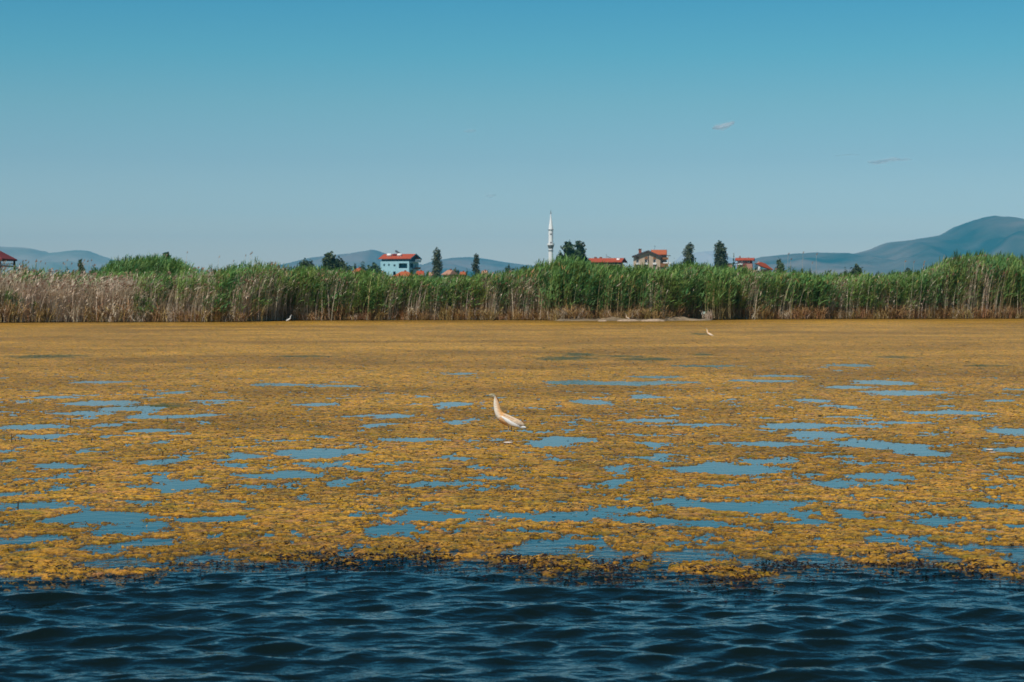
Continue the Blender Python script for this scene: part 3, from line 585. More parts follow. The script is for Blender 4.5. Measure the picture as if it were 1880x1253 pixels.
# ------------------------------------------------------------------ buildings
M['blue_wall'] = mat('pale_blue_paint', (0.36, 0.60, 0.68), 0.8, var=(0.31, 0.54, 0.62), scale=.6)
M['teal'] = mat('teal_paint_and_shade', (0.03, 0.17, 0.24), 0.7, scale=1)  # trim colour, and painted shade under eaves and in recesses of the blue house
M['red_tile'] = mat('red_roof_tiles', (0.46, 0.085, 0.035), 0.75, var=(0.33, 0.06, 0.028), scale=3, bump=.03)
M['orange_tile'] = mat('orange_roof_tiles', (0.50, 0.125, 0.042), 0.75, var=(0.36, 0.09, 0.035), scale=3, bump=.03)
M['pink_tile'] = mat('pale_roof_tiles', (0.52, 0.27, 0.18), 0.8, var=(0.40, 0.2, 0.13), scale=3)
M['beige'] = mat('beige_render', (0.56, 0.42, 0.30), 0.85, var=(0.48, 0.35, 0.25), scale=.8)
M['pink'] = mat('salmon_render', (0.50, 0.24, 0.19), 0.85, var=(0.42, 0.19, 0.15), scale=.8)
M['white'] = mat('white_paint', (0.86, 0.86, 0.85), 0.7, var=(0.80, 0.80, 0.80), scale=.5)
M['glass'] = mat('window_glass', (0.03, 0.05, 0.07), 0.15, 0.6, scale=1)
M['brown'] = mat('brown_panel', (0.30, 0.13, 0.05), 0.7, scale=2)
M['slate'] = mat('dark_fascia', (0.07, 0.06, 0.065), 0.7, scale=2)
M['metal'] = mat('grey_metal', (0.22, 0.24, 0.26), 0.45, 0.5, metallic=.5, scale=3)
M['brick'] = mat('red_brick', (0.26, 0.085, 0.045), 0.85, scale=3)
M['dred'] = mat('dark_red_paint', (0.20, 0.035, 0.035), 0.8, scale=1)
def wall_panel(mb, L, z0, z1, y, th, ops):
    """a wall along x in 0..L at depth y..y+th, with real openings [(x0,x1,z0,z1)]"""
    xs = sorted({0, L, *[o[0] for o in ops], *[o[1] for o in ops]}); zs = sorted({z0, z1, *[o[2] for o in ops], *[o[3] for o in ops]})
    for a, b_ in zip(xs, xs[1:]):
        for c, e in zip(zs, zs[1:]):
            if not any(o[0] <= (a + b_) / 2 <= o[1] and o[2] <= (c + e) / 2 <= o[3] for o in ops): mb.box(a, b_, y, y + th, c, e)
def gable_roof(parent, x0, x1, y0, y1, ze, zr, th, m, ov=.6, axis='x', name='roof', fascia=None):
    """ridge along x (or y)"""
    mb = MB()
    if axis == 'x':
        ym = (y0 + y1) / 2; a = [(y0 - ov, ze), (ym, zr), (y1 + ov, ze)]
        pr = a + [(y, z - th) for y, z in a[::-1]]; X0, X1 = x0 - ov, x1 + ov; vs = [(X, y, z) for X in (X0, X1) for y, z in pr]
    else:
        xm = (x0 + x1) / 2; a = [(x0 - ov, ze), (xm, zr), (x1 + ov, ze)]
        pr = a + [(x, z - th) for x, z in a[::-1]]; vs = [(x, Y, z) for Y in (y0 - ov, y1 + ov) for x, z in pr]
    n = 6; fs = [(i, (i + 1) % n, n + (i + 1) % n, n + i) for i in range(n)]
    fs += [(0, 5, 4, 1), (1, 4, 3, 2), (6, 7, 10, 11), (7, 8, 9, 10)]
    mb.add(vs, fs); o = mb.build(name, m, parent)
    if fascia:
        f = MB()
        if axis == 'x':
            for X in (x0 - ov - .12, x1 + ov):
                for (ya, za), (yb, zb) in ((a[0], a[1]), (a[1], a[2])):
                    f.add([(xx, yy, zz + dz) for xx in (X, X + .12) for yy, zz in ((ya, za), (yb, zb)) for dz in (-.45, .05)], [(0, 1, 3, 2), (4, 6, 7, 5), (0, 2, 6, 4), (1, 5, 7, 3), (0, 4, 5, 1), (2, 3, 7, 6)]); f.build('fascia', fascia, o); f = MB()
        else:
            for Y in (y0 - ov - .12, y1 + ov):
                for (xa, za), (xb, zb) in ((a[0], a[1]), (a[1], a[2])):
                    f.add([(xx, yy, zz + dz) for yy in (Y, Y + .12) for xx, zz in ((xa, za), (xb, zb)) for dz in (-.45, .05)], [(0, 1, 3, 2), (4, 6, 7, 5), (0, 2, 6, 4), (1, 5, 7, 3), (0, 4, 5, 1), (2, 3, 7, 6)]); f.build('fascia', fascia, o); f = MB()
    return o
def window(parent, x, y, z, w_, h_, frame=None, face='front'):
    mb = MB(); t = .09
    if face == 'front':
        for b_ in ((x, x + t, z, z + h_), (x + w_ - t, x + w_, z, z + h_), (x + t, x + w_ - t, z, z + t), (x + t, x + w_ - t, z + h_ - t, z + h_)): mb.box(b_[0], b_[1], y - .08, y, b_[2], b_[3])
        f = mb.build('window', frame or M['white'], parent); MB().box(x + t, x + w_ - t, y - .03, y, z + t, z + h_ - t).build('pane', M['glass'], f)
    else:
        for b_ in ((x, x + t, z, z + h_), (x + w_ - t, x + w_, z, z + h_), (x + t, x + w_ - t, z, z + t), (x + t, x + w_ - t, z + h_ - t, z + h_)): mb.box(y, y + .08, b_[0], b_[1], b_[2], b_[3])
        f = mb.build('window', frame or M['white'], parent); MB().box(y, y + .03, x + t, x + w_ - t, z + t, z + h_ - t).build('pane', M['glass'], f)

# pale blue house, long side to the camera, its gable end turned to the right
D = 700; k = D / FPX
hz = lambda py, D=D: at(0, py, D).z
h = empty('house', (at(698.5, 500, D).x, D, 0.3), R(-20), label='pale blue three storey house with red roof and rooftop water tanks', cat='house', group='village houses')
L, Wd = 10.9, 8.6; z1 = hz(480) - .3; zs_ = hz(475) - .3; zr = hz(466.5) - .3
def zz(py): return hz(py) - .3
ops = [(7.0, 10.2, zz(493), zz(484)), (7.0, 10.2, zz(511), zz(501.5)), (5.0, 5.7, zz(489.5), zz(486)), (3.0, 3.5, zz(488), zz(486)), (1.2, 1.7, zz(488), zz(486)), (1.2, 2.2, zz(506), zz(499)), (4.8, 5.8, zz(506), zz(499))]
mb = MB(); wall_panel(mb, L, 0, z1, 0, .3, ops); mb.box(0, .3, .3, Wd, 0, z1); mb.box(.3, L, Wd - .3, Wd, 0, z1); mb.box(.3, L - .3, .3, Wd - .3, z1 - .3, z1 - .01)
# gable-end wall with openings
g_ops = [(1.0, 4.2, zz(492), zz(484)), (1.0, 4.2, zz(505), zz(496.5)), (5.6, 6.6, zz(490), zz(485))]
tmp = MB(); wall_panel(tmp, Wd - .3, 0, z1, 0, .3, [(a - .3, b_ - .3, c, d_) for a, b_, c, d_ in g_ops])
mb.add([(L - .3 + (v[1]), v[0] + .3 if v[0] < Wd - .4 else Wd - .3, v[2]) for v in tmp.v], tmp.f)
mb.build('wall', M['blue_wall'], h)
MB().box(.4, L - 1.4, 1.3, Wd - .4, .1, z1 - .35).build('inner_wall', M['teal'], h)  # dark teal paints the shade inside the recessed openings
MB().box(.35, L - .5, .35, Wd - .35, z1, zs_ - .25).build('attic_wall', M['teal'], h)  # shadow band under the eaves put into the wall colour
mbx = MB(); mbx.add([(L - .6, .35, zs_ - .25), (L - .6, Wd - .35, zs_ - .25), (L - .6, Wd / 2, zr - .35), (L - .9, .35, zs_ - .25), (L - .9, Wd - .35, zs_ - .25), (L - .9, Wd / 2, zr - .35)], [(0, 1, 2), (3, 5, 4), (0, 2, 5, 3), (1, 4, 5, 2), (0, 3, 4, 1)]); mbx.build('gable', M['teal'], h)  # gable coloured dark for the shade below the roof
MB().box(L, L + 1.3, 2.8, Wd - .6, z1 - .35, z1 - .2).box(L + 1.2, L + 1.3, 2.8, Wd - .6, z1 - .2, z1 + .55).build('balcony', M['white'], h)
MB().box(L, L + 1.1, 3.0, Wd - .6, zz(494.5), zz(493.6)).box(L + 1.0, L + 1.1, 3.0, Wd - .6, zz(493.6), zz(491)).build('balcony', M['brown'], h)
rf = gable_roof(h, 0, L + .3, 0, Wd, zs_, zr, .22, M['red_tile'], .55, fascia=M['teal'])
for cx in (2.6, 6.5):
    tk = MB(); tk.tube([(cx - .75, 1.9, zs_ + 1.25), (cx + .75, 1.9, zs_ + 1.25)], [.5, .5], 12); tk.box(cx - .6, cx - .5, 1.6, 2.2, zs_ + .3, zs_ + 1); tk.box(cx + .5, cx + .6, 1.6, 2.2, zs_ + .3, zs_ + 1)
    tk.build('water_tank', M['white'], h, True)
    sp_ = MB(); b0 = cx - .9 if cx < 5 else cx - 1.0; sgn = 1
    if cx > 5: sp_.add([(cx - 2.4, 3.2, zr + 1.15), (cx - 2.3, 4.6, zr + 1.35), (cx - .6, 4.6, zr + .15), (cx - .7, 3.2, zr - .15), (cx - 2.5, 3.2, zr + .98), (cx - 2.4, 4.6, zr + 1.18), (cx - .7, 4.6, zr - .02), (cx - .8, 3.2, zr - .32)], [(0, 1, 2, 3), (4, 7, 6, 5), (0, 4, 5, 1), (1, 5, 6, 2), (2, 6, 7, 3), (3, 7, 4, 0)])
    else: sp_.add([(cx + .9, 2.2, zr - .3), (cx + .9, 3.4, zr + .1), (cx + 2.7, 3.4, zr + .1), (cx + 2.7, 2.2, zr - .3), (cx + .9, 2.2, zr - .42), (cx + .9, 3.4, zr - .02), (cx + 2.7, 3.4, zr - .02), (cx + 2.7, 2.2, zr - .42)], [(0, 1, 2, 3), (4, 7, 6, 5), (0, 4, 5, 1), (1, 5, 6, 2), (2, 6, 7, 3), (3, 7, 4, 0)])
    sp_.build('solar_panel', M['metal'] if cx > 5 else M['dred'], h)
window(h, 1.15, 0, zz(488.4), .6, .7, M['teal']); window(h, 2.95, 0, zz(488.4), .6, .7, M['teal'])

# beige apartment house
D = 650; hz2 = lambda py: at(0, py, 650).z - .3; k = D / FPX; X = lambda px: (px - 1163) * k
h = empty('apartment_house', (at(1163, 500, D).x, D, .3), R(-4), label='beige apartment house with gabled front, brick chimney and orange red roof', cat='house', group='village houses')
W_ = X(1212); zE = hz2(470.5); zP = hz2(460.3); ops = []
for px in (1168, 1183.5, 1199):
    for (t_, b_) in ((476.5, 483), (489, 495.5), (502, 508)): ops.append((X(px), X(px + 5.2), hz2(b_), hz2(t_)))
mb = MB(); wall_panel(mb, W_, 0, zE - .35, 0, .3, ops); mb.box(0, .3, .3, 11, 0, zE - .35); mb.box(W_ - .3, W_, .3, 11, 0, zE - .35)
mb.add([(0, 0, zE - .35), (W_, 0, zE - .35), (W_ * .55, 0, zP - .4), (0, .3, zE - .35), (W_, .3, zE - .35), (W_ * .55, .3, zP - .4)], [(0, 1, 2), (3, 5, 4), (0, 2, 5, 3), (1, 4, 5, 2)])
mb.build('wall', M['beige'], h)
for (a, b_, c, e) in ops:
    window(h, a, .22, c, b_ - a, e - c); MB().box(a, b_, -.10, -.003, e + .05, e + .85).build('shutter_box', M['brown'], h)
    MB().box(a - .1, b_ + .1, -.35, -.003, c - .55, c - .1).build('window_sill', M['white'], h)
MB().box(X(1189.3), X(1190.8), -.16, -.003, 1.0, zP - 1.4).build('downpipe', M['slate'], h)
gr_ = MB(); ov = .5; a = [(-ov, zE - .1), (W_ * .55, zP), (W_ + ov, zE - .15)]; pr = a + [(x_, z_ - .25) for x_, z_ in a[::-1]]; vs = [(x_, Y_, z_) for Y_ in (-.6, 11.4) for x_, z_ in pr]
gr_.add(vs, [(i, (i + 1) % 6, 6 + (i + 1) % 6, 6 + i) for i in range(6)] + [(0, 5, 4, 1), (1, 4, 3, 2), (6, 7, 10, 11), (7, 8, 9, 10)]); rf = gr_.build('roof', M['orange_tile'], h)
f = MB()
for (xa, za), (xb, zb) in ((a[0], a[1]), (a[1], a[2])): f.add([(xx, yy, zz_ + dz) for yy in (-.75, -.602) for xx, zz_ in ((xa, za), (xb, zb)) for dz in (-.42, .08)], [(0, 1, 3, 2), (4, 6, 7, 5), (0, 2, 6, 4), (1, 5, 7, 3), (0, 4, 5, 1), (2, 3, 7, 6)]); f.build('fascia', M['slate'], rf); f = MB()
c_ = MB().box(X(1172.3), X(1177.6), 1.6, 2.6, zE - .4, hz2(457.8)); c_.build('chimney', M['brick'], rf); MB().box(X(1171.8), X(1178.1), 1.5, 2.7, hz2(457.8), hz2(456.9)).build('chimney_cap', M['slate'], rf)
# side wing with balconies
zB = hz2(467); xa, xb = X(1196), X(1222)
MB().box(W_ + .003, X(1224), 1.6, 10.5, 0, zB - .4).build('wing_wall', M['beige'], h)
gable_roof(h, xa + .5, xb - .3, 1.0, 9.0, zB, hz2(458.5), .25, M['orange_tile'], .6, fascia=M['slate'])
MB().box(X(1225), X(1231), 2.2, 8, hz2(470), hz2(469)).build('canopy', M['slate'], h)
for (t_, b_, m_) in ((473.2, 476.8, 'brown'), (484.0, 490.5, 'brown'), (498, 504, 'brown')):
    MB().box(W_ + .1, X(1226), -.2, 1.597, hz2(b_), hz2(b_) + .18).box(W_ + .1, X(1226), -.2, -.05, hz2(b_) + .18, hz2(t_)).build('balcony', M[m_], h)
    MB().box(X(1216), X(1224), 1.5, 1.58, hz2(t_) + .1, hz2(t_) + .9).build('pane', M['glass'], h)
MB().box(X(1217), X(1231), .2, .35, hz2(485), hz2(482)).build('balcony_screen', M['white'], h)
MB().box(X(1226), X(1227), -.1, .15, 0, zB - .4).build('post', M['beige'], h)
MB().tube([(X(1202), 5, zP - .8), (X(1202), 5, hz2(450.5))], [.05, .04], 5).box(X(1200.4), X(1203.6), 4.9, 5.1, hz2(451.6), hz2(451.2)).box(X(1201), X(1203.2), 4.9, 5.1, hz2(452.9), hz2(452.5)).build('antenna', M['metal'], h)

# long house with a red roof
D = 600; hz3 = lambda py: at(0, py, 600).z - .3; k = D / FPX; X = lambda px: (px - 1081) * k
h = empty('long_house', (at(1081, 500, D).x, D, .3), R(-14), label='long low house with a plain red roof between tall trees and beige house', cat='house', group='village houses')
L = X(1138) * 1.02; zE = hz3(481); zR = hz3(474)
ops = [(X(p), X(p + 5), hz3(495), hz3(489.5)) for p in (1085, 1094, 1103.5, 1115, 1127)]
mb = MB(); wall_panel(mb, L, 0, hz3(486.5), 0, .3, ops); mb.box(0, .3, .3, 7.5, 0, hz3(486.5)); mb.box(L - .3, L, .3, 7.5, 0, hz3(486.5)); mb.build('wall', M['pink'], h)
for o_ in ops: window(h, o_[0], .22, o_[2], o_[1] - o_[0], o_[3] - o_[2])
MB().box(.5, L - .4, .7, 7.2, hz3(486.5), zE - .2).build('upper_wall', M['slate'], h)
MB().box(-.2, L + .2, -.25, 7.7, hz3(486.5), hz3(485.9)).build('ledge', M['beige'], h)
rf = gable_roof(h, 0, L, 0, 7.5, zE, zR, .22, M['red_tile'], .6, fascia=M['dred'])
MB().tube([(L * .49, 3.7, zR - .2), (L * .49, 3.7, hz3(466.5))], [.07, .05], 5).add([(L * .49, 3.6, hz3(468.5)), (L * .49, 3.8, hz3(468.5)), (L * .64, 3.8, zR), (L * .64, 3.6, zR)], [(0, 1, 2, 3)])
MB().tube([(L * .49, 3.7, zR - .2), (L * .49, 3.7, hz3(466.5))], [.07, .05], 5).build('mast', M['metal'], h)
MB().add([(L * .50, 3.4, hz3(470)), (L * .50, 4.2, hz3(470.2)), (L * .64, 4.2, zR + .12), (L * .64, 3.4, zR + .02), (L * .50, 3.4, hz3(470.5)), (L * .50, 4.2, hz3(470.7)), (L * .64, 4.2, zR), (L * .64, 3.4, zR - .1)], [(0, 1, 2, 3), (4, 7, 6, 5), (0, 4, 5, 1), (1, 5, 6, 2), (2, 6, 7, 3), (3, 7, 4, 0)]) if False else None
sp_ = MB(); sp_.add([(L * .50, 3.4, hz3(470.4)), (L * .50, 4.2, hz3(470.2)), (L * .62, 4.2, zR + .15), (L * .62, 3.4, zR + .1), (L * .50, 3.4, hz3(471)), (L * .50, 4.2, hz3(470.8)), (L * .62, 4.2, zR + .05), (L * .62, 3.4, zR)], [(0, 1, 2, 3), (4, 7, 6, 5), (0, 4, 5, 1), (1, 5, 6, 2), (2, 6, 7, 3), (3, 7, 4, 0)]); sp_.build('solar_panel', M['metal'], h)
for f_ in (.1, .27): MB().box(L * f_, L * f_ + .7, 3.3, 4.0, zR - .4, zR + .35).build('chimney', M['brick'], rf)
MB().tube([(L * .86, 2.0, zR - .55), (L * .95, 2.0, zR - .55)], [.42, .42], 10).build('water_tank', M['white'], h, True)

# pink red house
D = 620; hz4 = lambda py: at(0, py, 620).z - .3; k = D / FPX; X = lambda px: (px - 1353) * k
h = empty('house', (at(1353, 500, D).x, D, .3), R(-8), label='salmon pink house with dark red upper floor behind the small conifer', cat='house', group='village houses')
L = X(1381); MB().box(0, L, 0, 8, 0, hz4(484.6)).build('wall', M['pink'], h)
MB().box(.15, L - .15, .3, 7.8, hz4(484.6), hz4(477.6)).build('upper_wall', M['dred'], h)
for p in (1356, 1363, 1371): window(h, X(p), .3, hz4(483), .85, .95)
MB().box(X(1353.5), X(1363), -1.1, -.003, hz4(486.4), hz4(484.4)).build('balcony', M['white'], h)
MB().box(X(1364), X(1369.5), -1.0, -.003, hz4(492), hz4(485.5)).build('bay', M['dred'], h)
rf = gable_roof(h, 0, L, 0, 8, hz4(477.4), hz4(473.4), .22, M['red_tile'], .5, fascia=M['dred'])
MB().box(X(1356.5), X(1359), 3.0, 3.8, hz4(475), hz4(470.4)).build('chimney', M['brick'], rf); MB().box(X(1372.5), X(1374), 3, 3.6, hz4(475), hz4(472.6)).build('chimney', M['brick'], rf)
h = empty('shed', (at(1336.5, 500, 560).x, 560, .3), 0, label='narrow salmon outbuilding left of the small conifer', cat='shed', group='village houses')
MB().box(0, 1.2, 0, 3, 0, at(0, 484.5, 560).z - .3).build('wall', M['pink'], h); MB().box(-.2, 3.4, -.2, 3.2, at(0, 484.5, 560).z - .3, at(0, 483.6, 560).z - .3).build('roof', M['slate'], h)
# small white house with steep red roof
D = 560; hz5 = lambda py: at(0, py, 560).z - .3; k = D / FPX; X = lambda px: (px - 1392) * k
h = empty('house', (at(1392, 500, D).x, D, .3), 0, label='small white house with red roof sloping down to the right', cat='house', group='village houses')
MB().box(0, X(1396), 0, 4, 0, hz5(482.5)).build('wall', M['white'], h); MB().box(X(1396) + .003, X(1417), .8, 4.5, 0, hz5(494.5)).build('wing_wall', M['pink'], h)
MB().box(X(1393.2), X(1394.8), 1.5, 2.3, hz5(482.5), hz5(479.5)).build('chimney', M['pink_tile'], h)
mb = MB(); mb.add([(-.6, -.3, hz5(484)), (X(1397), -.3, hz5(481.5)), (X(1405), -.3, hz5(484.2)), (X(1419), -.3, hz5(495)), (X(1419), -.3, hz5(496.2)), (X(1397), -.3, hz5(489)),
                   (-.6, 4.6, hz5(484)), (X(1397), 4.6, hz5(481.5)), (X(1405), 4.6, hz5(484.2)), (X(1419), 4.6, hz5(495)), (X(1419), 4.6, hz5(496.2)), (X(1397), 4.6, hz5(489))],
       [(0, 5, 4, 3, 2, 1), (6, 7, 8, 9, 10, 11), (0, 1, 7, 6), (1, 2, 8, 7), (2, 3, 9, 8), (3, 4, 10, 9), (4, 5, 11, 10), (5, 0, 6, 11)]); mb.build('roof', M['red_tile'], h)
window(h, .15, 0, hz5(489), .45, .8, M['slate'])

# low cottages: only their roofs stand above the reeds
def cottage(px0, px1, eave, rid, D, m, wallm, label, hip=0.0, rz=0):
    zc = lambda py: at(0, py, D).z - .3; L = (px1 - px0) * D / FPX
    h = empty('cottage', (at(px0, 500, D).x, D, .3), rz, label=label, cat='cottage', group='low cottages behind the reeds')
    MB().box(.3, L - .3, .3, 5.7, 0, zc(eave) - .1).build('wall', wallm, h)
    ze, zr = zc(eave), zc(rid); i = L * hip
    vs = [(0, 0, ze), (L, 0, ze), (L, 6, ze), (0, 6, ze), (i, 3, zr), (L - i, 3, zr), (0, 0, ze - .2), (L, 0, ze - .2), (L, 6, ze - .2), (0, 6, ze - .2)]
    r_ = MB(); r_.add(vs, [(0, 1, 5, 4), (1, 2, 5), (2, 3, 4, 5), (3, 0, 4), (0, 6, 7, 1), (1, 7, 8, 2), (2, 8, 9, 3), (3, 9, 6, 0), (9, 8, 7, 6)]); rf = r_.build('roof', m, h)
    MB().box(L * .5, L * .5 + .4, 2.7, 3.1, zr - .3, zr + .25).build('chimney', M['brick'], rf)
    return h
cottage(721, 761, 507, 498.3, 430, M['orange_tile'], M['beige'], 'low cottage with bright orange hip roof in front of the blue house', .36)
cottage(763, 778, 505, 497.5, 470, M['red_tile'], M['brown'], 'low cottage with dark red roof right of the orange hip roof', .05)
cottage(640, 657, 503, 492.5, 450, M['orange_tile'], M['pink'], 'cottage with orange gable roof between dark trees left of blue house', .25, R(-25))
cottage(810, 827, 504, 496, 480, M['pink_tile'], M['beige'], 'cottage with pale pinkish roof right of the slender poplar', .2, R(-20))
cottage(843, 855, 504, 499, 500, M['orange_tile'], M['pink'], 'tiny cottage with orange roof left of the thin poplar', .1)
cottage(882, 897, 503, 497, 500, M['pink_tile'], M['pink'], 'tiny cottage with dull red roof right of the thin poplar', .15)
cottage(786, 799, 505.5, 500, 500, M['pink_tile'], M['white'], 'tiny pale cottage at the left foot of the slender poplar', .1)

# pavilion cut by the left edge
D = 170; k = D / FPX; h = empty('pavilion', (at(-38, 500, D).x, D, .2), 0, label='wooden pavilion with dark red pyramid roof cut by the left edge', cat='pavilion')
zc = lambda py: at(0, py, D).z - .2; hw = 56 * k; ze = zc(476); za = zc(441)
mb = MB(); mb.add([(-hw, -hw, ze), (hw, -hw, ze), (hw, hw, ze), (-hw, hw, ze), (0, 0, za), (-hw, -hw, ze - .14), (hw, -hw, ze - .14), (hw, hw, ze - .14), (-hw, hw, ze - .14)], [(0, 1, 4), (1, 2, 4), (2, 3, 4), (3, 0, 4), (0, 5, 6, 1), (1, 6, 7, 2), (2, 7, 8, 3), (3, 8, 5, 0), (8, 7, 6, 5)])
mb.build('roof', M['dred'], h)
pp = hw * .92
for sx in (-1, -.33, .33, 1):
    for sy in (-1, 1): MB().box(sx * pp - .07, sx * pp + .07, sy * pp - .07, sy * pp + .07, 0, ze - .14).build('post', M['slate'], h)
for sy in (-1, 1): MB().box(-pp, pp, sy * pp - .04, sy * pp + .04, zc(485), zc(483.8)).build('railing', M['slate'], h)
MB().box(-hw * .97, hw * .97, -hw * .97, hw * .97, zc(490), zc(487.6)).build('floor', M['slate'], h)

# minaret
D = 870; k = D / FPX; zc = lambda py: at(0, py, D).z - .3
h = empty('minaret', (at(1011.2, 500, D).x, D, .3), 0, label='slim white minaret with pointed cone and one balcony', cat='minaret')
r = 4.4 * k
MB().lathe([(r * 1.02, 0), (r * 1.0, zc(474.6)), (0.01, zc(474.6))], 20).build('lower_shaft', M['white'], h, False)
MB().lathe([(0.01, zc(475.5)), (r * .92, zc(475.5)), (r * .95, zc(461.2)), (.01, zc(461.2))], 20).build('middle_shaft', M['white'], h)
MB().lathe([(.01, zc(461.2)), (r * 1.12, zc(461.1)), (r * 1.12, zc(460.0)), (.01, zc(459.9))], 20).build('dark_ring', M['metal'], h)
MB().lathe([(r * .9, zc(460)), (r * .98, zc(458)), (r * .86, zc(456.8))], 20).build('collar', M['white'], h)
MB().lathe([(r * .95, zc(457)), (r * 1.12, zc(455)), (r * 1.25, zc(452.5)), (r * 1.42, zc(450.6)), (.01, zc(450.6))], 20).build('balcony_corbel', M['metal'], h)  # shade under the balcony put into the corbel's dark grey
bal = MB().lathe([(r * 1.40, zc(450.6)), (r * 1.48, zc(450.4)), (r * 1.48, zc(447.4)), (r * 1.38, zc(447.4)), (r * 1.38, zc(450.3)), (.01, zc(450.3))], 24).build('balcony', M['white'], h)
MB().lathe([(r * .96, zc(450.3)), (r * .96, zc(423)), (.01, zc(423))], 20).build('upper_shaft', M['white'], h)
MB().lathe([(.01, zc(423.2)), (r * 1.16, zc(422.9)), (r * 1.16, zc(421.6)), (.01, zc(421.5))], 20).build('dark_ring', M['metal'], h)
MB().lathe([(r * 1.02, zc(421.6)), (r * .62, zc(410)), (r * .14, zc(393)), (.01, zc(392))], 20).build('cone', M['white'], h)
fi = MB(); fi.lathe([(.01, zc(393.5)), (.18, zc(393)), (.33, zc(391.8)), (.18, zc(390.8)), (.1, zc(390)), (.2, zc(389)), (.06, zc(388)), (.05, zc(386)), (.01, zc(385))], 10)
fi.build('finial', M['metal'], h)
MB().box(-.35, .35, -r * 1.0, -r * .90, zc(431.6), zc(429.4)).build('slit_window', M['slate'], h); MB().box(-.3, .3, -r * 1.02, -r * .90, zc(449.8), zc(445)).build('door', M['slate'], h)
MB().tube([(r * .2, -.1, zc(452)), (r * .2 + 3.2 * k, 0, zc(452) - .0)], [.01, .01], 3)

# ------------------------------------------------------------------ haze
mh = bpy.data.materials.new('lake_haze'); mh.use_nodes = True; n = mh.node_tree.nodes; n.clear()
pv = n.new('ShaderNodeVolumePrincipled'); pv.inputs['Color'].default_value = (0.13, 0.66, 1.0, 1); pv.inputs['Density'].default_value = 7.5e-5; pv.inputs['Anisotropy'].default_value = -0.3
ou = n.new('ShaderNodeOutputMaterial'); mh.node_tree.links.new(pv.outputs[0], ou.inputs['Volume'])
mb = MB().box(-20000, 20000, -600, 14200, -2.5, 400); hz_o = mb.build('haze', mh); tag(hz_o, kind='stuff', label='thin blue summer haze over lake and plain')

# ------------------------------------------------------------------ clouds, far above and beyond the haze
mc = bpy.data.materials.new('cloud_vapour'); mc.use_nodes = True; n = mc.node_tree.nodes; n.clear()
l = mc.node_tree.links; df = n.new('ShaderNodeBsdfDiffuse'); df.inputs[0].default_value = (1, .90, .90, 1); tl_ = n.new('ShaderNodeBsdfTranslucent'); tl_.inputs[0].default_value = (1, .90, .90, 1); ad = n.new('ShaderNodeMixShader'); ad.inputs[0].default_value = .4; l.new(df.outputs[0], ad.inputs[1]); l.new(tl_.outputs[0], ad.inputs[2]); tr = n.new('ShaderNodeBsdfTransparent'); mx = n.new('ShaderNodeMixShader'); ou = n.new('ShaderNodeOutputMaterial')
lw = n.new('ShaderNodeLayerWeight'); lw.inputs[0].default_value = .5; iv = n.new('ShaderNodeMath'); iv.operation = 'SUBTRACT'; iv.inputs[0].default_value = 1; l.new(lw.outputs['Facing'], iv.inputs[1])
pw = n.new('ShaderNodeMath'); pw.operation = 'POWER'; pw.inputs[1].default_value = 2.2; l.new(iv.outputs[0], pw.inputs[0])
tc = n.new('ShaderNodeTexCoord'); nz = n.new('ShaderNodeTexNoise'); nz.inputs['Scale'].default_value = .005; nz.inputs['Detail'].default_value = 2; l.new(tc.outputs['Object'], nz.inputs['Vector'])
m1 = n.new('ShaderNodeMath'); m1.operation = 'MULTIPLY'; l.new(pw.outputs[0], m1.inputs[0]); l.new(nz.outputs['Fac'], m1.inputs[1]); m2 = n.new('ShaderNodeMath'); m2.operation = 'MULTIPLY'; l.new(m1.outputs[0], m2.inputs[0])
oc = n.new('ShaderNodeObjectInfo'); l.new(oc.outputs['Alpha'], m2.inputs[1]); l.new(m2.outputs[0], mx.inputs[0]); l.new(tr.outputs[0], mx.inputs[1]); l.new(ad.outputs[0], mx.inputs[2]); l.new(mx.outputs[0], ou.inputs['Surface'])
def cloud(px, py, wpx, hpx, tilt, label, seed, fat=1.0):
    D = 32000; p = at(px, py, D); a = wpx * D / FPX / 2 * 1.1; c = hpx * D / FPX / 2 * 1.2; nu, nv = 48, 26; V = []
    for i in range(nv):
        th = math.pi * i / (nv - 1)
        for j in range(nu):
            ph = 2 * math.pi * j / nu; v = Vector((math.sin(th) * math.cos(ph), math.sin(th) * math.sin(ph), math.cos(th)))
            q = 1 + .20 * float(perlin(v.x * 1.6 + seed, v.z * 1.6 + v.y * 1.3, seed)) + .03 * float(perlin(v.x * 5 + seed, v.z * 3 + v.y * 4, seed + 1))
            V.append((v.x * a * q, v.y * max(c, a * .35) * q, v.z * c * q + math.tan(tilt) * v.x * a + c * .35 * float(perlin(v.x * 1.4, .5, seed + 7))))
    F = [(i * nu + j, i * nu + (j + 1) % nu, (i + 1) * nu + (j + 1) % nu, (i + 1) * nu + j) for i in range(nv - 1) for j in range(nu)]
    o = np_mesh('cloud', V, F, mc, True); o.location = p; o.color = (1, 1, 1, .8 * fat)
    return tag(o, label=label, cat='cloud', group='small faint clouds')
cloud(1329, 231, 38, 11, R(14), 'small pinkish cloud wisp, brightest and highest right of centre', 3, 1.0)
cloud(1622, 296, 52, 9, R(5), 'flat elongated cloud wisp above the right ridge', 13, .8)
cloud(1655, 294, 40, 6, R(0), 'thin cloud streak trailing right of the elongated wisp', 17, .5)
cloud(1556, 285, 44, 4, R(2), 'barely visible cloud streak left of the elongated wisp', 23, .35)
cloud(863, 241, 22, 6, R(2), 'tiny faint cloud wisp high left of the minaret', 29, .3)
cloud(901, 360, 18, 6, R(3), 'tiny faint cloud wisp lower left of the minaret tip', 31, .35)

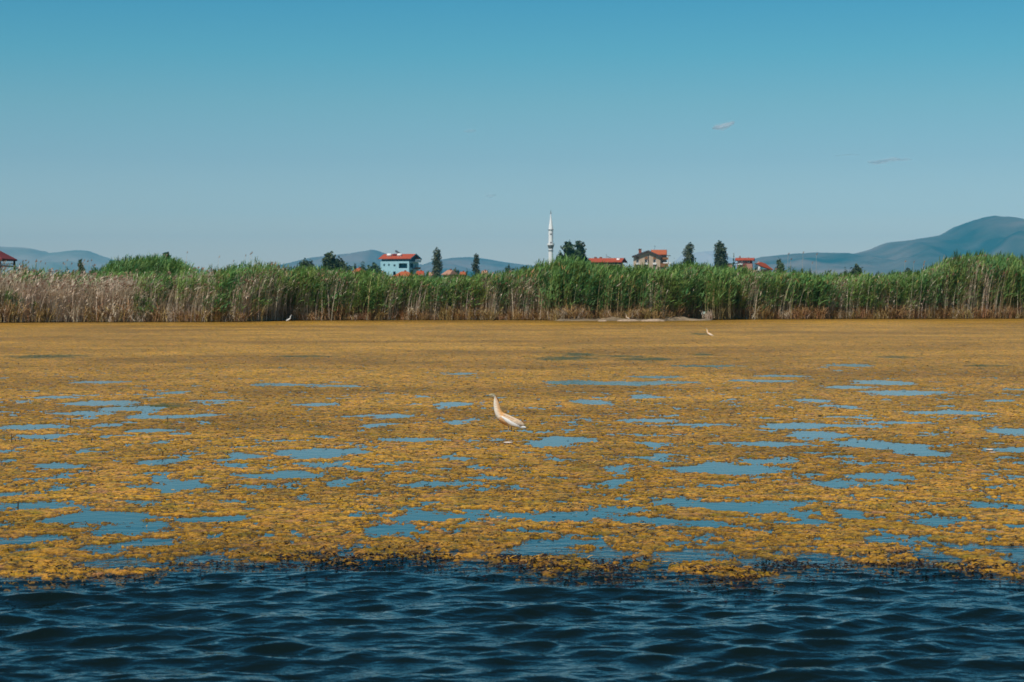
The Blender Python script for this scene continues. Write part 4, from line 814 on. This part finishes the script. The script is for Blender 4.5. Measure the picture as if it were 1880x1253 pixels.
# ------------------------------------------------------------------ birds
def birdmat(name, rough=.7):
    m = bpy.data.materials.new(name); m.use_nodes = True; n = m.node_tree.nodes; l = m.node_tree.links; b = n['Principled BSDF']; b.inputs['Roughness'].default_value = rough; b.inputs['Specular IOR Level'].default_value = .2
    a = n.new('ShaderNodeAttribute'); a.attribute_name = 'tone'; tc = n.new('ShaderNodeTexCoord'); mp = n.new('ShaderNodeMapping'); mp.inputs['Rotation'].default_value = (0, R(-30), 0); mp.inputs['Scale'].default_value = (25, 60, 160)
    nz = n.new('ShaderNodeTexNoise'); nz.inputs['Scale'].default_value = 1; nz.inputs['Detail'].default_value = 4; l.new(tc.outputs['Object'], mp.inputs[0]); l.new(mp.outputs[0], nz.inputs['Vector'])
    cr = n.new('ShaderNodeValToRGB'); cr.color_ramp.elements[0].position = .35; cr.color_ramp.elements[0].color = (.72, .70, .68, 1); cr.color_ramp.elements[1].position = .6; l.new(nz.outputs['Fac'], cr.inputs[0])
    mx = n.new('ShaderNodeMixRGB'); mx.blend_type = 'MULTIPLY'; mx.inputs[0].default_value = 1; l.new(a.outputs['Color'], mx.inputs[1]); l.new(cr.outputs[0], mx.inputs[2]); l.new(mx.outputs[0], b.inputs['Base Color'])
    return m
M['plumage'] = birdmat('plumage'); M['bill'] = mat('blue_grey_bill', (.14, .20, .22), .4, var=(.08, .12, .14), scale=60); M['bill_tip'] = mat('black_bill_tip', (.015, .015, .015), .4)
M['eye'] = mat('yellow_eye', (.6, .45, .05), .2); M['leg'] = mat('pale_pink_leg', (.50, .38, .30), .6, scale=40); M['whitef'] = mat('white_feather', (.92, .91, .89), .7, var=(.84, .82, .80), scale=60)
M['bufff'] = mat('buff_feather', (.90, .66, .46), .7, var=(.76, .48, .30), scale=50, stretch=(1, 1, 3))
ZC = 1696.0
def zp(x, y): return ((x - 705) / ZC, (905 - y) / ZC)
STN = [((352, 302), (352, 330), .006), ((368, 292), (368, 336), .009), ((390, 283), (390, 340), .012), ((425, 276), (425, 344), .014), ((455, 280), (440, 350), .0145), ((480, 300), (450, 352), .013), ((498, 335), (452, 368), .0125),
       ((515, 375), (449, 400), .014), ((535, 420), (446, 440), .0165), ((552, 470), (444, 485), .020), ((566, 520), (450, 535), .023), ((582, 565), (458, 590), .028), ((600, 600), (472, 645), .035), ((630, 622), (500, 705), .044),
       ((672, 640), (535, 758), .051), ((720, 662), (585, 805), .056), ((775, 688), (640, 840), .058), ((830, 712), (705, 862), .056), ((880, 736), (775, 872), .049), ((925, 762), (840, 876), .040), ((965, 795), (900, 878), .029), ((992, 830), (950, 878), .018), ((1008, 862), (990, 880), .007)]
def bird_body(white):
    mb = MB(); n = 20; W_ = (.92, .90, .86)
    for i, (u_, l_, hw) in enumerate(STN):
        (ux, uz), (lx, lz) = zp(*u_), zp(*l_)
        for j in range(n):
            t = 2 * math.pi * j / n; c, s_ = math.cos(t), math.sin(t); f = (c + 1) / 2      # 1 = upper/back, 0 = lower/front
            x = lx + (ux - lx) * f; z = lz + (uz - lz) * f; y = hw * s_
            if white: col = (.70, .70, .68)
            elif i < 6: col = (.74, .70, .56) if f < .6 else (.36, .31, .19)
            elif i < 14:
                a = min(1, max(0, (f - .25) * 2.2)); g = (i - 6) / 7
                buff = (.90, .47, .17); wh = (.93, .84, .72); a = min(1, a * (.6 + .5 * g)); col = tuple(w0 * (1 - a) + b0 * a for w0, b0 in zip(wh, buff))
            else:
                a = min(1, max(0, (f - .2) * 1.8)); g = min(1, (i - 14) / 7); top = (.90, .66, .44); low = (.86, .48, .21) if i < 17 else (.90, .86, .80); col = tuple(w0 * (1 - a) + b0 * a for w0, b0 in zip(low, top))
            mb.v.append((x, y, z)); mb.c.append(col)
    for i in range(len(STN) - 1):
        for j in range(n): mb.f.append((i * n + j, i * n + (j + 1) % n, (i + 1) * n + (j + 1) % n, (i + 1) * n + j)); mb.m.append(0)
    mb.f.append(tuple(range(n - 1, -1, -1))); mb.m.append(0); b0 = (len(STN) - 1) * n; mb.f.append(tuple(range(b0, b0 + n))); mb.m.append(0)
    return mb
def blade(mb, p0, p1, wd, y, side, bulge=.004, n=7):
    """a feather: rounded blade on the flank, slightly domed"""
    (ax, az), (bx, bz) = zp(*p0), zp(*p1); d = Vector((bx - ax, 0, bz - az)); L = d.length; d.normalize(); nn = Vector((-d.z, 0, d.x)); vs = []
    for i in range(n):
        t = i / (n - 1); w_ = wd * math.sin(math.pi * (0.12 + .86 * t)) ** .6; c = Vector((ax, y * side, az)) + d * (L * t)
        dy = bulge * math.sin(math.pi * t) * side
        vs += [c - nn * w_, c + Vector((0, dy + .003 * side, 0)), c + nn * w_]
    fs = []
    for i in range(n - 1): b = i * 3; fs += [(b, b + 1, b + 4, b + 3), (b + 1, b + 2, b + 5, b + 4)]
    mb.add(vs, fs)
def heron(name, loc, s, rz, mirror, label, white=False, sink=0.0, parts=True, tilt=0, group='wading herons'):
    t = empty(name, loc, rz, label=label, cat='bird', group=group); t.scale = (-s if mirror else s, s, s)
    bm_ = M['plumage']; bd = bird_body(white).build('body', bm_, t, True, True)
    for side in (-1, 1):
        w_ = MB()
        # folded wing: a domed panel hugging the flank
        pr = [(575, 690, 12), (600, 705, 34), (640, 735, 50), (690, 765, 58), (740, 790, 56), (790, 812, 48), (840, 832, 40), (890, 850, 28), (940, 862, 14)]
        vs = []
        for q, (cx, cy, hw) in enumerate(pr):
            for r_ in range(7):
                f = r_ / 6 * 2 - 1; x_, z_ = zp(cx - f * hw * .35, cy - f * hw * .9); prof = math.sin(math.pi * min(1, (q + 1) / 8.5)) ** .4
                vs.append((x_, side * ((.050 + .008 * (1 - f * f)) * prof + .006), z_))
        fs = [(q * 7 + r_, q * 7 + r_ + 1, q * 7 + r_ + 8, q * 7 + r_ + 7) for q in range(8) for r_ in range(6)]
        w_.add(vs, fs); w_.build('wing', M['whitef'], t, True)
        if parts:
            sc_ = MB()
            for q in range(9):
                blade(sc_, (600 + q * 22, 640 + q * 9), (800 + q * 22, 735 + q * 14), .008, .044 - .0038 * q, side, .004)
            if side == -1 or True: sc_.build('back_plumes', M['whitef'] if white else M['bufff'], t, True)
    tl = MB()
    for q in range(5): blade(tl, (900, 850 + q * 4), (1012, 872 + q * 2), .010, .004 + .004 * q, 1, 0); blade(tl, (900, 850 + q * 4), (1012, 872 + q * 2), .010, .004 + .004 * q, -1, 0)
    tl.build('tail', M['whitef'], t)
    if parts:
        cr = MB()
        for q in range(5): blade(cr, (475 + q * 3, 300 + q * 4), (556 - q * 4, 476 - q * 16), .0022, .004 + .002 * q, 1 if q % 2 else -1, .002)
        cr.build('crest', M['brown'] if not white else M['whitef'], t)
    a0 = zp(358, 316); a1 = zp(300, 321); a2 = zp(240, 330)
    MB().tube([(a0[0], 0, a0[1]), ((a0[0] + a1[0]) / 2, 0, (a0[1] + a1[1]) / 2), (a1[0], 0, a1[1])], [.0098, .0086, .0062], 10).build('beak', M['bill'], t, True)
    tip = MB().tube([(a1[0] + .001, 0, a1[1]), (a2[0], 0, a2[1])], [.0060, .0012], 8).build('beak_tip', M['bill_tip'], t)
    for side in (-1, 1):
        e = MB(); ex, ez = zp(396, 308); e.tube([(ex, side * .009, ez), (ex, side * .0125, ez), (ex, side * .0145, ez)], [.0045, .004, .001], 8); ey = e.build('eye', M['eye'], t)
        st = MB(); s0, s1 = zp(362, 318), zp(425, 311); st.add([(s0[0], side * .0095, s0[1] - .003), (s1[0], side * .0145, s1[1] - .0025), (s1[0], side * .0145, s1[1] + .0025), (s0[0], side * .0095, s0[1] + .003)], [(0, 1, 2, 3)]); st.build('eye_stripe', M['bill_tip'], t)
    for (x_, y_) in ((0.0, -.018), (.034, .018)):
        lg = MB(); lg.tube([(x_ + .006, y_, .045), (x_ + .002, y_, .02), (x_, y_, -.03 / s), (x_ - .004, y_, -.09 / s)], [.009, .0055, .0045, .004], 7); L_ = lg.build('leg', M['leg'], t, True)
        if parts:
            ft = MB()
            for a in (-.5, 0, .5, 3.1): ft.tube([(x_ - .004, y_, -.085 / s), (x_ - .004 - .04 * math.cos(a), y_ + .04 * math.sin(a), -.09 / s)], [.003, .0015], 5)
            ft.build('foot', M['leg'], L_)
    return t
g0 = ground(933.1, 794); heron('squacco_heron', (g0.x, g0.y, .036), 1.0, R(4), False, 'buff and white squacco heron standing in the weed facing left')
g1 = ground(1303, 617.5); heron('squacco_heron', (g1.x, g1.y, .01), .66, R(-10), False, 'distant buff heron alone on the weed at the right', parts=False)
g2 = ground(1153.5, 591.2); heron('squacco_heron', (g2.x, g2.y + .45, .13), .58, R(10), False, 'small pale heron standing on the mud bank below the reeds', parts=False)
g3 = ground(530.5, 591.5); heron('little_egret', (g3.x, g3.y - .1, .05), 0.80, R(-22), True, 'white egret at the foot of the reeds facing right', white=True, parts=False)

# ------------------------------------------------------------------ small things on the lake and shore
def pebble(name, px, py, wpx, hpx, m, label, cat, z=.0, Dext=None, flat=.5):
    p = ground(px, py); k = p.y / FPX; a = wpx * k / 2; c = hpx * k
    V = []; nu, nv = 16, 9
    for i in range(nv):
        th = math.pi * i / (nv - 1)
        for j in range(nu):
            ph = 2 * math.pi * j / nu; v = (math.sin(th) * math.cos(ph), math.sin(th) * math.sin(ph), math.cos(th)); q = 1 + .25 * float(perlin(v[0] * 2 + px, v[1] * 2 + v[2], 3))
            V.append((v[0] * a * q, v[1] * a * .7 * q, v[2] * c * .55 * q + c * .4))
    F = [(i * nu + j, i * nu + (j + 1) % nu, (i + 1) * nu + (j + 1) % nu, (i + 1) * nu + j) for i in range(nv - 1) for j in range(nu)]
    o = np_mesh(name, V, F, m, True); o.location = (p.x, p.y, z); return tag(o, label=label, cat=cat)
M['shell'] = mat('pale_foam', (.66, .56, .48), .5, var=(.5, .42, .36), scale=30)
pebble('foam_scrap', 933, 816.5, 17, 3.2, M['shell'], 'flat pale pinkish scrap floating below the nearest heron', 'foam scrap', .012)
pebble('dead_fish', 1817, 830, 15, 3.6, M['shell'], 'small pale scrap lying by a pool at the right edge', 'foam scrap', .012)
pebble('dead_fish', 1822, 834, 13, 2.0, M['shell'], 'thin pale scrap just in front of a bigger pale scrap', 'foam scrap', .012)
for o in bpy.data.objects:
    if o.name.startswith('dead_fish'): o.name = 'foam_scrap'
M['plas'] = mat('pale_plastic', (.50, .68, .62), .4, scale=3)
p = ground(1296, 589); mb = MB(); mb.tube([(-.1, 0, .08), (0.0, 0, .14), (.12, 0, .13), (.2, 0, .09)], [.05, .11, .12, .06], 10); o = mb.build('plastic_bag', M['plas'], None, True); o.location = (p.x, p.y + 1.7, .22); tag(o, label='crumpled pale green plastic bag on the bank before the reeds', cat='plastic bag')
M['driftw'] = mat('driftwood', (.36, .30, .22), .8, var=(.15, .14, .09), scale=5)
for (px, py, L_, a_, lab) in [(1046, 587, .9, .5, 'forked pale driftwood branch, leaning steepest, left on the mud bank'), (1060, 587.5, 1.1, .25, 'longer driftwood branch lying beside the forked one on the bank')]:
    p = ground(px, py + 1.5); mb = MB(); q = [(0, 0, 0)]
    for i in range(5): q.append((q[-1][0] + L_ * .2, random.uniform(-.05, .05), q[-1][2] + a_ * L_ * .2 + random.uniform(-.03, .05)))
    mb.tube(q, [.05, .055, .05, .045, .03, .015], 7)
    for j in (2, 3, 4): mb.tube([q[j], (q[j][0] + random.uniform(-.1, .15), .1, q[j][2] + .2), (q[j][0] + random.uniform(-.1, .25), .15, q[j][2] + .33)], [.03, .022, .01], 5)
    o = mb.build('driftwood', M['driftw'], None, True); o.location = (p.x - .4, p.y + 1.6, .17); tag(o, label=lab, cat='driftwood')
# upright twigs poking out of the weed
TW = [(168, 815, 13, 'leftmost of the upright twigs between long left pools'), (84, 813, 11, 'short twig leaning left near the left edge pools'), (22, 815, 20, 'tallest twig near the left edge of the photo'), (33, 932, 12, 'dark stub with two tips beside the lower left pool'), (300, 838, 12, 'curved twig rising from the pool at left of centre'), (308, 776, 12, 'thin straight twig by the second left pool from the top'), (129, 780, 12, 'thin upright twig among the upper left pools'), (663, 883, 7, 'short double twig at the right end of a narrow pool'), (830, 812, 8, 'small bent twig left of the nearest heron')]
for px, py, hp, lab in TW:
    p = ground(px, py); k = p.y / FPX; h_ = hp * k; mb = MB(); l_ = random.uniform(-.3, .3) * h_; mb.tube([(0, 0, -.05), (l_ * .3, 0, h_ * .5), (l_, 0, h_)], [.005, .004, .002], 6); mb.tube([(l_ * .3, 0, h_ * .5), (l_ * .3 - .4 * h_ * (1 if l_ > 0 else -1) * .6, .01, h_ * .8)], [.003, .0015], 5)
    o = mb.build('twig', M['twig']); o.location = (p.x, p.y, 0); tag(o, label=lab, cat='twig', group='upright twigs in the weed')
# loose weed and debris: uncountable
def debris(name, n, yr, m, L_, wd, label, zoff, seed, edge=False, dens=None):
    rs = np.random.default_rng(seed)
    if edge:
        X_ = rs.uniform(-3.9, 3.9, n); dd = -np.abs(rs.normal(0, .40, n)) + rs.uniform(0, .6, n); Y_ = edge_y(X_) + dd
        cl = fbm(X_ * 1.6, Y_ * 3.0, 303, 3) > -.05; X_, Y_ = X_[cl], Y_[cl]
        cl = (rs.random(len(X_)) < np.interp(px_of(X_, Y_), [0, 300, 700, 950, 1880], [.3, .4, 1, 1, .9])); X_, Y_ = X_[cl], Y_[cl]
    else:
        Y_ = 1 / rs.uniform(1 / yr[1], 1 / yr[0], n); X_ = rs.uniform(-.30, .30, n) * Y_
        cl = fbm(X_ * .9, Y_ * .9, 307, 3) > -.1; X_, Y_ = X_[cl], Y_[cl]
    H0 = mat_height(X_, Y_)
    if not edge: cl = (H0 > 0.002) | ((rs.random(len(X_)) < .04) & (Y_ > edge_y(X_) + .5)); X_, Y_, H0 = X_[cl], Y_[cl], H0[cl]
    n = len(X_); z, _, _ = waves(X_, Y_); H = np.maximum(H0, 0.0) + z + zoff
    sc_ = np.sqrt(Y_ / 10.0); L = rs.uniform(.4, 1.3, n) * L_ * sc_; th = rs.uniform(0, 6.28, n); rise = rs.uniform(-.1, .75, n) * L; w_ = wd * rs.uniform(.6, 1.5, n) * sc_
    d = np.c_[np.cos(th), np.sin(th)]; s_ = np.c_[-np.sin(th), np.cos(th)]; V = np.zeros((n, 6, 3))
    for i, t in enumerate((0, .5, 1)):
        c = np.c_[X_, Y_] + d * (L * t)[:, None] + s_ * (L * .25 * math.sin(math.pi * t) * rs.uniform(-1, 1, n))[:, None]; ww = (w_ * (1, 1.2, .3)[i])[:, None]; zt = H + rise * (t - .5 * t * t)
        V[:, 2 * i] = np.c_[c - s_ * ww, zt]; V[:, 2 * i + 1] = np.c_[c + s_ * ww, zt + w_ * .8]
    b = (np.arange(n) * 6)[:, None]; F = np.concatenate([b + np.array([0, 1, 3, 2]), b + np.array([2, 3, 5, 4])])
    return tag(np_mesh(name, V.reshape(-1, 3), F, m), label=label, cat='waterweed', kind='stuff')
debris('loose_weed', 15000, (9.9, 40), M['olive_weed'], .026, .0022, 'loose curled olive weed scraps on the floating mat', .002, 5)
M['gold_weed'] = mat('gold_weed', (0.72, 0.40, 0.07), 0.2, 0.8, var=(0.36, 0.20, 0.03), scale=7, detail=8)
debris('loose_weed', 11000, (9.8, 26), M['gold_weed'], .030, .0018, 'golden stringy weed strands lying on the front of the floating mat', .002, 8)
debris('dark_debris', 16000, (10.0, 60), M['twig'], .028, .0022, 'dark bits and stalks strewn over the floating mat', .003, 6)
debris('drift_weed', 12000, None, M['dark_weed'], .024, .0032, 'dark red brown weed scraps drifting along the weed edge', .002, 7, edge=True)
print('objects', len(bpy.data.objects), 'tris', sum(len(m_.loops) - 2 * len(m_.polygons) for m_ in bpy.data.meshes))
